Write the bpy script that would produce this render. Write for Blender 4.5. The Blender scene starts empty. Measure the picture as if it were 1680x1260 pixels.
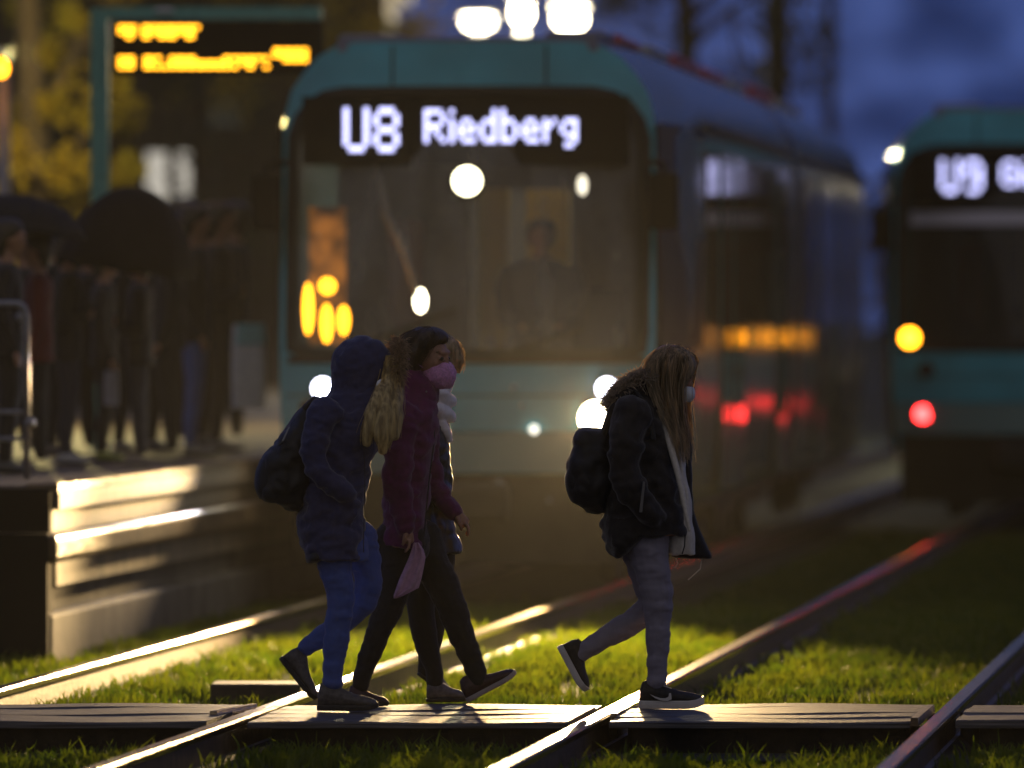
import bpy, bmesh, math, random
import numpy as np
from mathutils import Vector, Matrix, noise
random.seed(7); rng = np.random.default_rng(7)
SC = bpy.context.scene; COL = SC.collection
R = math.radians

# ------------------------------------------------------------------ camera
F = 14000.0                      # photo pixels per unit of x/d (300 mm lens on 36 mm, 1680 px wide)
EYE = 1.67                       # camera height above the rail tops
cam_d = bpy.data.cameras.new('camera'); cam = bpy.data.objects.new('camera', cam_d); COL.objects.link(cam)
cam.location = (0, 0, EYE); cam.rotation_euler = (R(90), 0, 0)
cam_d.lens = 300; cam_d.sensor_width = 36; cam_d.shift_y = -110 / 1680
cam_d.clip_start = 1; cam_d.clip_end = 3000
cam_d.dof.use_dof = True; cam_d.dof.focus_distance = 36.5; cam_d.dof.aperture_fstop = 2.15; cam_d.dof.aperture_blades = 0
SC.camera = cam

# ------------------------------------------------------------------ sky
W = bpy.data.worlds.new('World'); SC.world = W; W.use_nodes = True
wn = W.node_tree; wl = wn.links
for n in list(wn.nodes): wn.nodes.remove(n)
wo = wn.nodes.new('ShaderNodeOutputWorld'); bg = wn.nodes.new('ShaderNodeBackground')
sky = wn.nodes.new('ShaderNodeTexSky'); sky.sky_type = 'NISHITA'; sky.sun_disc = False
sky.sun_elevation = R(-3); sky.sun_rotation = R(200)
tc = wn.nodes.new('ShaderNodeTexCoord')
cm = wn.nodes.new('ShaderNodeMapping'); cm.inputs['Scale'].default_value = (90, 90, 150)
cn = wn.nodes.new('ShaderNodeTexNoise'); cn.inputs['Scale'].default_value = 1.0; cn.inputs['Detail'].default_value = 4
cr = wn.nodes.new('ShaderNodeValToRGB'); cr.color_ramp.elements[0].position = .38; cr.color_ramp.elements[1].position = .62
cr.color_ramp.elements[0].color = (.014, .030, .115, 1); cr.color_ramp.elements[1].color = (.052, .090, .285, 1)
mx = wn.nodes.new('ShaderNodeMix'); mx.data_type = 'RGBA'; mx.inputs[0].default_value = .93
wl.new(tc.outputs['Generated'], cm.inputs[0]); wl.new(cm.outputs[0], cn.inputs['Vector']); wl.new(cn.outputs[0], cr.inputs[0])
wl.new(sky.outputs[0], mx.inputs[6]); wl.new(cr.outputs[0], mx.inputs[7])
# added fill: sky behind the camera set brighter and more neutral
sp = wn.nodes.new('ShaderNodeSeparateXYZ'); mr = wn.nodes.new('ShaderNodeMapRange'); mr.inputs[1].default_value = .5; mr.inputs[2].default_value = -.5; mr.interpolation_type = 'SMOOTHSTEP'
m2 = wn.nodes.new('ShaderNodeMix'); m2.data_type = 'RGBA'; m2.inputs[7].default_value = (.155, .15, .165, 1)
wl.new(tc.outputs['Generated'], sp.inputs[0]); wl.new(sp.outputs[1], mr.inputs[0]); wl.new(mr.outputs[0], m2.inputs[0]); wl.new(mx.outputs[2], m2.inputs[6])
wl.new(m2.outputs[2], bg.inputs[0]); wl.new(bg.outputs[0], wo.inputs[0]); bg.inputs[1].default_value = 1.0
SC.view_settings.view_transform = 'Standard'; SC.view_settings.look = 'None'
SC.view_settings.exposure = 0.0; SC.view_settings.gamma = 1.0
SC.cycles.use_denoising = True
SC.cycles.max_bounces = 8; SC.cycles.transparent_max_bounces = 12; SC.cycles.volume_bounces = 0
SC.cycles.sample_clamp_indirect = 4.0; SC.cycles.sample_clamp_direct = 0
SC.cycles.caustics_reflective = False; SC.cycles.caustics_refractive = False
POW = .95

# ------------------------------------------------------------------ helpers
def px(x, y, d):                 # photo pixel at distance d -> world point
    return Vector(((x - 840) / F * d, d, EYE - (y - 520) / F * d))

def mat(name, col, rough=.6, metal=0., sheen=0., var=0., vscale=20., bump=0., bscale=60., spec=.5, trans=0., col2=None, stretch=None, coat=0.):
    m = bpy.data.materials.new(name); m.use_nodes = True; t = m.node_tree; L = t.links
    b = t.nodes['Principled BSDF']; out = t.nodes['Material Output']
    b.inputs['Base Color'].default_value = (*col, 1); b.inputs['Roughness'].default_value = rough
    b.inputs['Metallic'].default_value = metal; b.inputs['Specular IOR Level'].default_value = spec
    b.inputs['Coat Weight'].default_value = coat; b.inputs['Coat Roughness'].default_value = .05
    if sheen: b.inputs['Sheen Weight'].default_value = sheen; b.inputs['Sheen Roughness'].default_value = .35
    co = t.nodes.new('ShaderNodeTexCoord'); src = co.outputs['Object']
    if stretch:
        mp = t.nodes.new('ShaderNodeMapping'); mp.inputs['Scale'].default_value = stretch; L.new(src, mp.inputs[0]); src = mp.outputs[0]
    if var or col2:
        n = t.nodes.new('ShaderNodeTexNoise'); n.inputs['Scale'].default_value = vscale; n.inputs['Detail'].default_value = 5
        r = t.nodes.new('ShaderNodeValToRGB'); r.color_ramp.elements[0].position = .35; r.color_ramp.elements[1].position = .65
        c2 = col2 or tuple(min(1, c * (1 + var)) for c in col); c1 = col if col2 else tuple(c * (1 - var) for c in col)
        r.color_ramp.elements[0].color = (*c1, 1); r.color_ramp.elements[1].color = (*c2, 1)
        L.new(src, n.inputs['Vector']); L.new(n.outputs[0], r.inputs[0]); L.new(r.outputs[0], b.inputs['Base Color'])
        colsrc = r.outputs[0]
    else: colsrc = None
    if bump:
        n2 = t.nodes.new('ShaderNodeTexNoise'); n2.inputs['Scale'].default_value = bscale; n2.inputs['Detail'].default_value = 4
        bp = t.nodes.new('ShaderNodeBump'); bp.inputs['Strength'].default_value = bump; bp.inputs['Distance'].default_value = .01
        L.new(src, n2.inputs['Vector']); L.new(n2.outputs[0], bp.inputs['Height']); L.new(bp.outputs[0], b.inputs['Normal'])
    if trans:
        tr = t.nodes.new('ShaderNodeBsdfTranslucent'); tr.inputs[0].default_value = (*col, 1)
        if colsrc: L.new(colsrc, tr.inputs[0])
        ms = t.nodes.new('ShaderNodeMixShader'); ms.inputs[0].default_value = trans
        L.new(b.outputs[0], ms.inputs[1]); L.new(tr.outputs[0], ms.inputs[2]); L.new(ms.outputs[0], out.inputs[0])
    return m

def emit_patchy(name, col, s, scale):      # uneven glow imitating reflected light
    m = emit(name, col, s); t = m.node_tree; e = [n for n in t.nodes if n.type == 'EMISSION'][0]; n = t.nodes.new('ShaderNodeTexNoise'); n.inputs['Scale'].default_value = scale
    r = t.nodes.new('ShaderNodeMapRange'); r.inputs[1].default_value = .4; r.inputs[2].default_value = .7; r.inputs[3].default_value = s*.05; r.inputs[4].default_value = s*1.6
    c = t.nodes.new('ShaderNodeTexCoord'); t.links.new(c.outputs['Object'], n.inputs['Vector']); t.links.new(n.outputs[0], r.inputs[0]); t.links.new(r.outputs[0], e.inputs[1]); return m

def emit(name, col, s):
    m = bpy.data.materials.new(name); m.use_nodes = True; t = m.node_tree
    e = t.nodes.new('ShaderNodeEmission'); e.inputs[0].default_value = (*col, 1); e.inputs[1].default_value = s
    t.links.new(e.outputs[0], t.nodes['Material Output'].inputs[0]); return m

def glass(name, tint, refl=.06, rough=.02, add=0.):
    m = bpy.data.materials.new(name); m.use_nodes = True; t = m.node_tree
    a = t.nodes.new('ShaderNodeBsdfTransparent'); a.inputs[0].default_value = (*tint, 1)
    g = t.nodes.new('ShaderNodeBsdfGlossy'); g.inputs[0].default_value = (1, 1, 1, 1); g.inputs['Roughness'].default_value = rough
    f = t.nodes.new('ShaderNodeFresnel'); f.inputs[0].default_value = 1.45
    x = t.nodes.new('ShaderNodeMixShader'); t.links.new(f.outputs[0], x.inputs[0])
    t.links.new(a.outputs[0], x.inputs[1]); t.links.new(g.outputs[0], x.inputs[2])
    if add:
        d = t.nodes.new('ShaderNodeBsdfDiffuse'); d.inputs[0].default_value = (.8,.78,.74,1); y = t.nodes.new('ShaderNodeMixShader')
        c = t.nodes.new('ShaderNodeTexCoord'); mp = t.nodes.new('ShaderNodeMapping'); mp.inputs['Scale'].default_value = (5,5,1.2); n = t.nodes.new('ShaderNodeTexNoise'); n.inputs['Scale'].default_value = 1.5; n.inputs['Detail'].default_value = 6
        r = t.nodes.new('ShaderNodeMapRange'); r.inputs[1].default_value = .35; r.inputs[2].default_value = .75; r.inputs[3].default_value = add*.5; r.inputs[4].default_value = add*1.8
        t.links.new(c.outputs['Object'], mp.inputs[0]); t.links.new(mp.outputs[0], n.inputs['Vector']); t.links.new(n.outputs[0], r.inputs[0]); t.links.new(r.outputs[0], y.inputs[0])
        t.links.new(x.outputs[0], y.inputs[1]); t.links.new(d.outputs[0], y.inputs[2]); x = y
    t.links.new(x.outputs[0], t.nodes['Material Output'].inputs[0]); return m

def tag(o, label=None, cat=None, group=None, kind=None):
    if label: o['label'] = label
    if cat: o['category'] = cat
    if group: o['group'] = group
    if kind: o['kind'] = kind
    return o

def empty(name, loc=(0, 0, 0), rz=0.):
    o = bpy.data.objects.new(name, None); COL.objects.link(o); o.location = loc; o.rotation_euler = (0, 0, rz)
    o.empty_display_size = .1; return o

class MB:
    def __init__(s): s.v = []; s.f = []
    def add(s, vs, fs):
        k = len(s.v); s.v += [tuple(p) for p in vs]; s.f += [tuple(i + k for i in q) for q in fs]; return s
    def box(s, x0, x1, y0, y1, z0, z1):
        return s.add([(x0,y0,z0),(x1,y0,z0),(x1,y1,z0),(x0,y1,z0),(x0,y0,z1),(x1,y0,z1),(x1,y1,z1),(x0,y1,z1)],
                     [(0,3,2,1),(4,5,6,7),(0,1,5,4),(1,2,6,5),(2,3,7,6),(3,0,4,7)])
    def rings(s, rings, closed=True, cap=True):
        n = len(rings[0]); k = len(s.v)
        for r in rings: s.v += [tuple(p) for p in r]
        for i in range(len(rings) - 1):
            for j in range(n if closed else n - 1):
                a = k + i*n + j; b = k + i*n + (j+1) % n
                s.f.append((a, b, b + n, a + n))
        if cap and closed:
            s.f.append(tuple(k + j for j in range(n))[::-1]); s.f.append(tuple(k + (len(rings)-1)*n + j for j in range(n)))
        return s
    def tube(s, pts, rad, seg=8, caps=True):   # round bar through 3-D points
        pts = [Vector(p) for p in pts]
        if not hasattr(rad, '__len__'): rad = [rad] * len(pts)
        rr = []; up = None
        for i, p in enumerate(pts):
            t = (pts[min(i+1, len(pts)-1)] - pts[max(i-1, 0)]).normalized()
            if up is None: up = Vector((0,0,1)) if abs(t.z) < .9 else Vector((1,0,0))
            a = (up - t * up.dot(t)); a = a.normalized() if a.length > 1e-6 else t.orthogonal().normalized(); b = t.cross(a); up = a
            rr.append([p + (a*math.cos(w) + b*math.sin(w)) * rad[i] for w in [2*math.pi*k/seg for k in range(seg)]])
        return s.rings(rr, cap=caps)
    def ball(s, c, r, n=12, m=8):
        c = Vector(c); r = r if hasattr(r, '__len__') else (r, r, r)
        rr = []
        for i in range(m + 1):
            th = math.pi * (i + .02) / (m + .04)
            rr.append([(c.x + r[0]*math.sin(th)*math.cos(2*math.pi*j/n), c.y + r[1]*math.sin(th)*math.sin(2*math.pi*j/n), c.z - r[2]*math.cos(th)) for j in range(n)])
        return s.rings(rr)
    def disc(s, c, axis_u, axis_w, n=24):
        c = Vector(c); u = Vector(axis_u); w = Vector(axis_w)
        return s.add([c + u*math.cos(2*math.pi*k/n) + w*math.sin(2*math.pi*k/n) for k in range(n)], [tuple(range(n))])
    def build(s, name, m, parent=None, origin=(0,0,0), smooth=False):
        me = bpy.data.meshes.new(name); ox, oy, oz = origin
        me.from_pydata([(x-ox, y-oy, z-oz) for x, y, z in s.v], [], s.f); me.update()
        me.materials.append(m)
        if smooth: me.polygons.foreach_set('use_smooth', [True] * len(me.polygons))
        o = bpy.data.objects.new(name, me); COL.objects.link(o)
        if parent: o.parent = parent
        return o

def bevel(o, w, seg=2):
    b = o.modifiers.new('bevel', 'BEVEL'); b.width = w; b.segments = seg; b.limit_method = 'ANGLE'; return o

# track frame: origin on the centre line of the left track at the tram's nose; +y runs along the rails
SL = .1; ANG = math.atan(SL); TO = Vector((-.24, 52, 0))
T = Vector((math.sin(ANG), math.cos(ANG), 0)); N = Vector((math.cos(ANG), -math.sin(ANG), 0))
def tr(u, v, z=0.): return TO + N*u + T*v + Vector((0, 0, z))

# ------------------------------------------------------------------ materials
M = dict(
 soil = mat('soil', (.018,.014,.009), .95, var=.5, vscale=9, bump=.8, bscale=25),
 turf = mat('turf', (.02,.03,.006), .95, var=.6, vscale=5, bump=1., bscale=40),
 grass = mat('grass', (.068,.125,.005), .6, trans=.55, col2=(.165,.195,.007), vscale=3.),
 steel = mat('rail_steel', (.48,.37,.23), .2, 1., bump=.15, bscale=9, stretch=(6,.6,6)),
 rust = mat('rail_web', (.13,.085,.05), .45, .4, var=.4, vscale=14, bump=.4),
 wood = mat('weathered_timber', (.03,.028,.033), .55, col2=(.14,.13,.14), vscale=6, bump=1., bscale=8, stretch=(.4,14,14)),
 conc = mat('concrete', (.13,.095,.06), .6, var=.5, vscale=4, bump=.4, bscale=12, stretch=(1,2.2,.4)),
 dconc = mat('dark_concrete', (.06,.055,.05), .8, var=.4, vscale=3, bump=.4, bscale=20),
 wetedge = mat('wet_edge', (.15,.10,.055), .3, var=.45, vscale=6, bump=.8, bscale=10, stretch=(1,.8,1)),
 black = mat('black', (.008,.008,.009), .8, spec=.1),
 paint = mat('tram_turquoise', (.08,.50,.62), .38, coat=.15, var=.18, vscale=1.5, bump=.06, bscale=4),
 fair = mat('roof_fairing', (.22,.23,.32), .45, var=.1, vscale=3),
 band = mat('bumper_grey', (.25,.4,.4), .35),
 skirt = mat('skirt', (.02,.017,.014), .7, var=.3, vscale=5),
 gls = glass('windscreen_glass', (.6,.6,.58), add=.15), gls2 = glass('shaded_windscreen_glass', (.45,.45,.5), add=.03),  # pale veil of light put into the first glass; second copy darkened
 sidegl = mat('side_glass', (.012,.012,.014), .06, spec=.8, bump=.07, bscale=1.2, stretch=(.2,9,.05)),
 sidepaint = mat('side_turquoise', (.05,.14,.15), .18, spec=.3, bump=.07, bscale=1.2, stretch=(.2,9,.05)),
cabgl = mat('cab_side_glass', (.018,.017,.017), .3, spec=.04),
 rubber = mat('rubber', (.012,.012,.012), .7),
 cab = mat('cab_grey', (.09,.085,.085), .7, var=.2),
 yellow = mat('yellow_panel', (.6,.4,.03), .5), red = mat('dull_red', (.45,.05,.06), .5), paleband = mat('pale_reflection', (.75,.7,.78), .5), seat = mat('seat_red', (.16,.03,.02), .8),
 gutter = mat('gutter_grey', (.12,.13,.14), .8, spec=.1), grey = mat('grey_metal', (.3,.3,.31), .4, .6, var=.2), green = mat('sign_green', (.14,.42,.36), .45, var=.15),
 led = emit('sign_led', (.55,.56,1.), 2.6), amb = emit('amber_led', (1.,.40,.015), 7.),
 cool = emit('cool_lamp', (.8,.82,1.), 14.), warm = emit('warm_lamp', (1.,.85,.55), 40.), top = emit('top_lamp', (1.,.92,.6), 9.),
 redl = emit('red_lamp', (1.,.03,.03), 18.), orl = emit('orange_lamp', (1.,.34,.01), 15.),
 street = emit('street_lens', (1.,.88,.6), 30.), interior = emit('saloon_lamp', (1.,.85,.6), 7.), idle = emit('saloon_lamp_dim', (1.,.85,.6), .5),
beadglow = emit('highlight_glow', (1.,.95,.8), 2.), glint = mat('highlight_dot', (.8,.8,.75), .25, .9),
 orangerefl = emit_patchy('reflected_orange', (1.,.33,.04), .5, 5.),
 bark = mat('bark', (.05,.035,.025), .9, bump=.6, bscale=15),
 leafy = mat('yellow_leaf', (.3,.2,.01), .6, trans=.45, col2=(.16,.15,.012), vscale=.8),
 leafd = mat('dark_leaf', (.03,.035,.012), .7, trans=.3, var=.5, vscale=1.),
 wall = mat('dark_facade', (.035,.028,.024), .9, var=.3, vscale=.6), pillarglow = emit('glowing_pillar', (1.,.93,.8), .5),
)

# ------------------------------------------------------------------ ground, rails, timbers
GZ = -.13
g = MB().add([(-900,-30,GZ-.02),(900,-30,GZ-.02),(900,1500,GZ-.02),(-900,1500,GZ-.02)], [(0,1,2,3)]).build('ground', M['turf']); tag(g, 'dark turf ground running to the horizon', kind='structure')

RU = [-.72, .72, 2.21, 3.64]        # rail positions across the tracks
def rail(u, label):
    prof_head = [(-.034,-.036),(.034,-.036),(.036,-.012),(.03,-.002),(-.03,-.002),(-.036,-.012)]
    prof_web = [(-.07,-.165),(.07,-.165),(.07,-.15),(.012,-.135),(.01,-.037),(-.01,-.037),(-.012,-.135),(-.07,-.15)]
    vs = [-24 + 2*i for i in range(80)]
    root = empty('rail', tr(u, -24), -ANG)
    for prof, nm, m in ((prof_head, 'rail_head', M['steel']), (prof_web, 'rail_web', M['rust'])):
        b = MB(); b.rings([[(a, v + 24, z) for a, z in prof] for v in vs]); b.build(nm, m, root)
    tag(root, label, 'rail', 'rails of the two tracks')
rail(RU[0], 'bright rail along the platform, farthest left of the four rails')
rail(RU[1], 'bright rail passing under the feet of the girls in navy and maroon')
rail(RU[2], 'glaring rail passing under the feet of the girl in the dark parka')
rail(RU[3], 'curving dim rail at the lower right corner with orange glints')

# crossing timbers: one per field between the rails, laid straight across the view
def xr(u, d): return (TO.x + SL*(d-52)) + u/math.cos(ANG)
segs = [(-4.2, None, RU[0]), (None, RU[0], RU[1]), (None, RU[1], RU[2]), (None, RU[2], RU[3]), (6.2, RU[3], None)]
plab = ['weathered timber crossing board left of the platform-side rail', 'weathered timber crossing board under the girls in navy and maroon',
        'weathered timber crossing board between the two middle rails', 'weathered timber crossing board with bluish sheen between the two right rails',
        'weathered timber crossing board right of the curving orange-glinting rail']
for (edge, ua, ub), lb in zip(segs, plab):
    root = None; nb = 5; d0, d1 = 35.35, 36.95; b = MB()
    for i in range(nb):
        a = d0 + (d1-d0)*i/nb + .006; c = d0 + (d1-d0)*(i+1)/nb - .006
        xl = (edge if ua is None and edge < 0 else xr(ua, a) + .085); xh = (edge if ub is None else xr(ub, a) - .085)
        xl2 = (edge if ua is None and edge < 0 else xr(ua, c) + .085); xh2 = (edge if ub is None else xr(ub, c) - .085)
        dz = random.uniform(-.006, .004); n = 10; rr = []
        for k in range(n + 1):
            f = k/n; x = xl + (xh-xl)*f; x2 = xl2 + (xh2-xl2)*f; w = .004*math.sin(7*f + i)
            z1 = dz + w - .004; rr.append([(x, a, -.034), (x, a, z1 - .008), (x + (x2-x)*.05, a + .008, z1), (x2, c - .008, z1 + .001), (x2, c, z1 - .007), (x2, c, -.034)])
        b.rings(rr)
    o = b.build('crossing_board', M['wood'])
    xa, xb = (xr(ua, 36) + .1 if ua is not None else edge), (xr(ub, 36) - .1 if ub is not None else edge)
    MB().box(xa + .02, xb - .02, d0 + .05, d1 - .05, GZ - .03, -.036).build('bearer', M['soil'], o)
    tag(o, lb, 'crossing board', 'timber boards of the track crossing')

b = MB().add([(-9,34.75,GZ-.009),(12,34.75,GZ-.009),(12,37.3,GZ-.009),(-9,37.3,GZ-.009)], [(0,1,2,3)])
tag(b.build('soil_bed', M['soil']), 'dark soil bed under the crossing boards', 'soil', kind='structure')
# deflector bars at the ends of the boards
for (a, c, lb) in (((350,1171,35.9),(416,1158,36.6), 'thin steel deflector bar beside the rail left of the navy jacket girl'),
                   ((1007,1174,35.75),(1046,1152,36.9), 'bright thin deflector bar at the heel of the dark sneaker'),
                   ((1500,1186,35.3),(1527,1160,36.5), 'stubby rusty deflector bar beside the curving right rail')):
    p, q = px(*a), px(*c); p.z = q.z = .012; p2 = p.copy(); p2.z = -.06; q2 = q.copy(); q2.z = -.09
    q3 = q + (q-p).normalized()*.05; q3.z = -.09
    b = MB(); w = Vector((.018,0,0)); pr = lambda P: [P - w + Vector((0,0,-.035)), P + w + Vector((0,0,-.035)), P + w*.8, P - w*.8]
    b.rings([pr(p2), pr(p), pr(q), pr(q3)]); o = b.build('deflector_bar', M['rust' if 'rusty' in lb else 'steel']); tag(o, lb, 'deflector bar', 'deflector bars at the crossing')
# low box between the rails
p = px(345, 1120, 39.5); o = bevel(MB().box(0, .42, 0, .4, -.02, .1).build('cable_box', mat('box_brown', (.06,.045,.03), .7, var=.3)), .012)
o.location = (p.x, p.y, GZ); tag(o, 'low brown cable box in the grass behind the lifted boot', 'cable box')

# grass: countless blades
def grass():
    n = 420000
    d = 30 + 40*rng.random(n)**1.25; u = rng.uniform(-3.6, 7.5, n)
    v = d - 52
    X = TO.x + N.x*u + T.x*v; Y = TO.y + N.y*u + T.y*v
    keep = np.ones(n, bool)
    for k, r in enumerate(RU):
        du = u - r; keep &= ~((du > -.06 - .05*rng.random(n)) & (du < .07 + .22*rng.random(n)**1.5))
    keep &= ~((Y > 35.3) & (Y < 37.0)); keep &= ~((u < -1.5) & (v > -8.1)); keep &= ~((Y > 35.0) & (Y < 35.3) & (rng.random(n) > .08))
    keep &= ~((np.abs(u) < 1.3) & (v > 1.0)); keep &= ~((np.abs(u-2.9) < 1.3) & (v > 18.5))
    cl = np.array([noise.noise((x*1.6, y*1.1, 0)) for x, y in zip(X, Y)])
    cl2 = np.array([noise.noise((x*5, y*3.5, 4)) for x, y in zip(X, Y)])
    keep &= (1.3*cl + .7*cl2 + .52) > rng.random(n)*.8
    X, Y, cl, cl2 = X[keep], Y[keep], cl[keep], cl2[keep]; n = len(X)
    h = (.045 + .045*rng.random(n) + .05*np.clip(cl2,0,1) + .035*cl) ; h = .70*np.clip(h, .02, .16)*(1 + (rng.random(n) > .97)*.6)
    w = .0035 + .003*rng.random(n); w *= 1 + np.clip(Y-40, 0, 40)*.06
    th = rng.random(n)*2*np.pi; lx = rng.normal(0, .45, n)*h; ly = rng.normal(0, .45, n)*h
    co = np.empty((n, 5, 3)); cx, sx = np.cos(th)*w, np.sin(th)*w
    co[:,0] = np.stack([X-cx, Y-sx, np.full(n, GZ-.02)], 1); co[:,1] = np.stack([X+cx, Y+sx, np.full(n, GZ-.02)], 1)
    co[:,2] = np.stack([X+cx*.8+lx*.35, Y+sx*.8+ly*.35, GZ+h*.6], 1); co[:,3] = np.stack([X-cx*.8+lx*.35, Y-sx*.8+ly*.35, GZ+h*.6], 1)
    co[:,4] = np.stack([X+lx, Y+ly, GZ+h], 1)
    me = bpy.data.meshes.new('grass'); me.vertices.add(n*5); me.vertices.foreach_set('co', co.ravel())
    base = np.arange(n)*5; q = np.stack([base, base+1, base+2, base+3], 1); t3 = np.stack([base+3, base+2, base+4], 1)
    loops = np.concatenate([q.ravel(), t3.ravel()]); me.loops.add(len(loops)); me.loops.foreach_set('vertex_index', loops.astype(np.int32))
    me.polygons.add(2*n); st = np.concatenate([np.arange(n)*4, 4*n + np.arange(n)*3]); me.polygons.foreach_set('loop_start', st.astype(np.int32))
    me.update(calc_edges=True); me.materials.append(M['grass'])
    o = bpy.data.objects.new('grass', me); COL.objects.link(o); tag(o, 'short green grass growing between and beside the rails', 'grass', kind='stuff')
grass()
# bare soil strips beside the rails
b = MB()
for r in RU: b.add([tr(r-.1,-24,GZ-.012), tr(r+.2,-24,GZ-.012), tr(r+.2,60,GZ-.012), tr(r-.1,60,GZ-.012)], [(0,1,2,3)])
tag(b.build('soil_strips', M['soil']), 'bare dark soil strips beside the rails', 'soil', kind='structure')

# ------------------------------------------------------------------ platform
def platform():
    root = empty('platform', tr(-1.39, -7.6), -ANG); L = 70.
    o = MB().box(-12, 0, .0, L, .66, .79).build('platform_slab', M['conc'], root); bevel(o, .02)
    MB().box(-.16, .012, -.005, L, .76, .797).build('platform_edge', M['wetedge'], root)
    b = MB()
    for i in range(20): b.box(-.02, .012, .03 + i*2.4, 2.424 + i*2.4, .665, .755)
    b.build('edge_panel', M['conc'], root)
    bevel(MB().box(-11.9, .07, -.45, L, .40, .545).build('ledge_beam', M['wetedge'], root), .03, 3)
    MB().box(-11.9, -.03, .02, L, .546, .664).build('recess_wall', M['conc'], root)
    MB().box(-.1, -.005, .03, L, .262, .398).build('lower_panel', M['conc'], root)
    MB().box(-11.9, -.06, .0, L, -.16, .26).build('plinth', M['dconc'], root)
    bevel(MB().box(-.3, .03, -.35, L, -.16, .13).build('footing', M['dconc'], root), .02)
    MB().box(-11.95, -.02, -.10, -.008, -.16, .775).build('end_wall', M['black'], root); MB().box(-11.95, .03, -.50, -.455, -.16, .55).build('end_wall', M['black'], root)
    tag(root, 'wet concrete tram platform with gold-lit edge beams', 'platform')
platform()

# ------------------------------------------------------------------ trams
FONT = {'U':"10001 10001 10001 10001 10001 10001 01110",'8':"01110 10001 10001 01110 10001 10001 01110",'9':"01110 10001 10001 01111 00001 00001 01110",
 'R':"11110 10001 10001 11110 10100 10010 10001",'i':"1 0 1 1 1 1 1",'e':"0000 0000 0110 1001 1111 1000 0111",'d':"0001 0001 0111 1001 1001 1001 0111",
 'b':"1000 1000 1110 1001 1001 1001 1110",'r':"000 000 101 110 100 100 100",'g':"0000 0000 0111 1001 1001 0111 0001 0110",
 'G':"01110 10001 10000 10111 10001 10001 01110",'n':"0000 0000 1110 1001 1001 1001 1001",'h':"1000 1000 1110 1001 1001 1001 1001",'m':"00000 00000 11010 10101 10101 10101 10101"}
def led_text(parent, txt, u0, u1, z0, z1, v):     # dot matrix between u0..u1, cap height z0..z1
    cols = [FONT[ch].split() for ch in txt]
    tot = sum(len(r[0]) + 1 for r in cols) - 1; pu = (u1-u0)/tot; pz = (z1-z0)/7; u = u0
    for rows in cols:
        b = MB()
        for i, r in enumerate(rows):
            for j, c in enumerate(r):
                if c == '1':
                    x = u + (j+.5)*pu; z = z1 - (i+.5)*pz
                    b.box(x-pu*.5, x+pu*.5, v-.006, v, z-pz*.5, z+pz*.5)
        b.build('letter', M['led'], parent); u += (len(rows[0]) + 1)*pu

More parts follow.
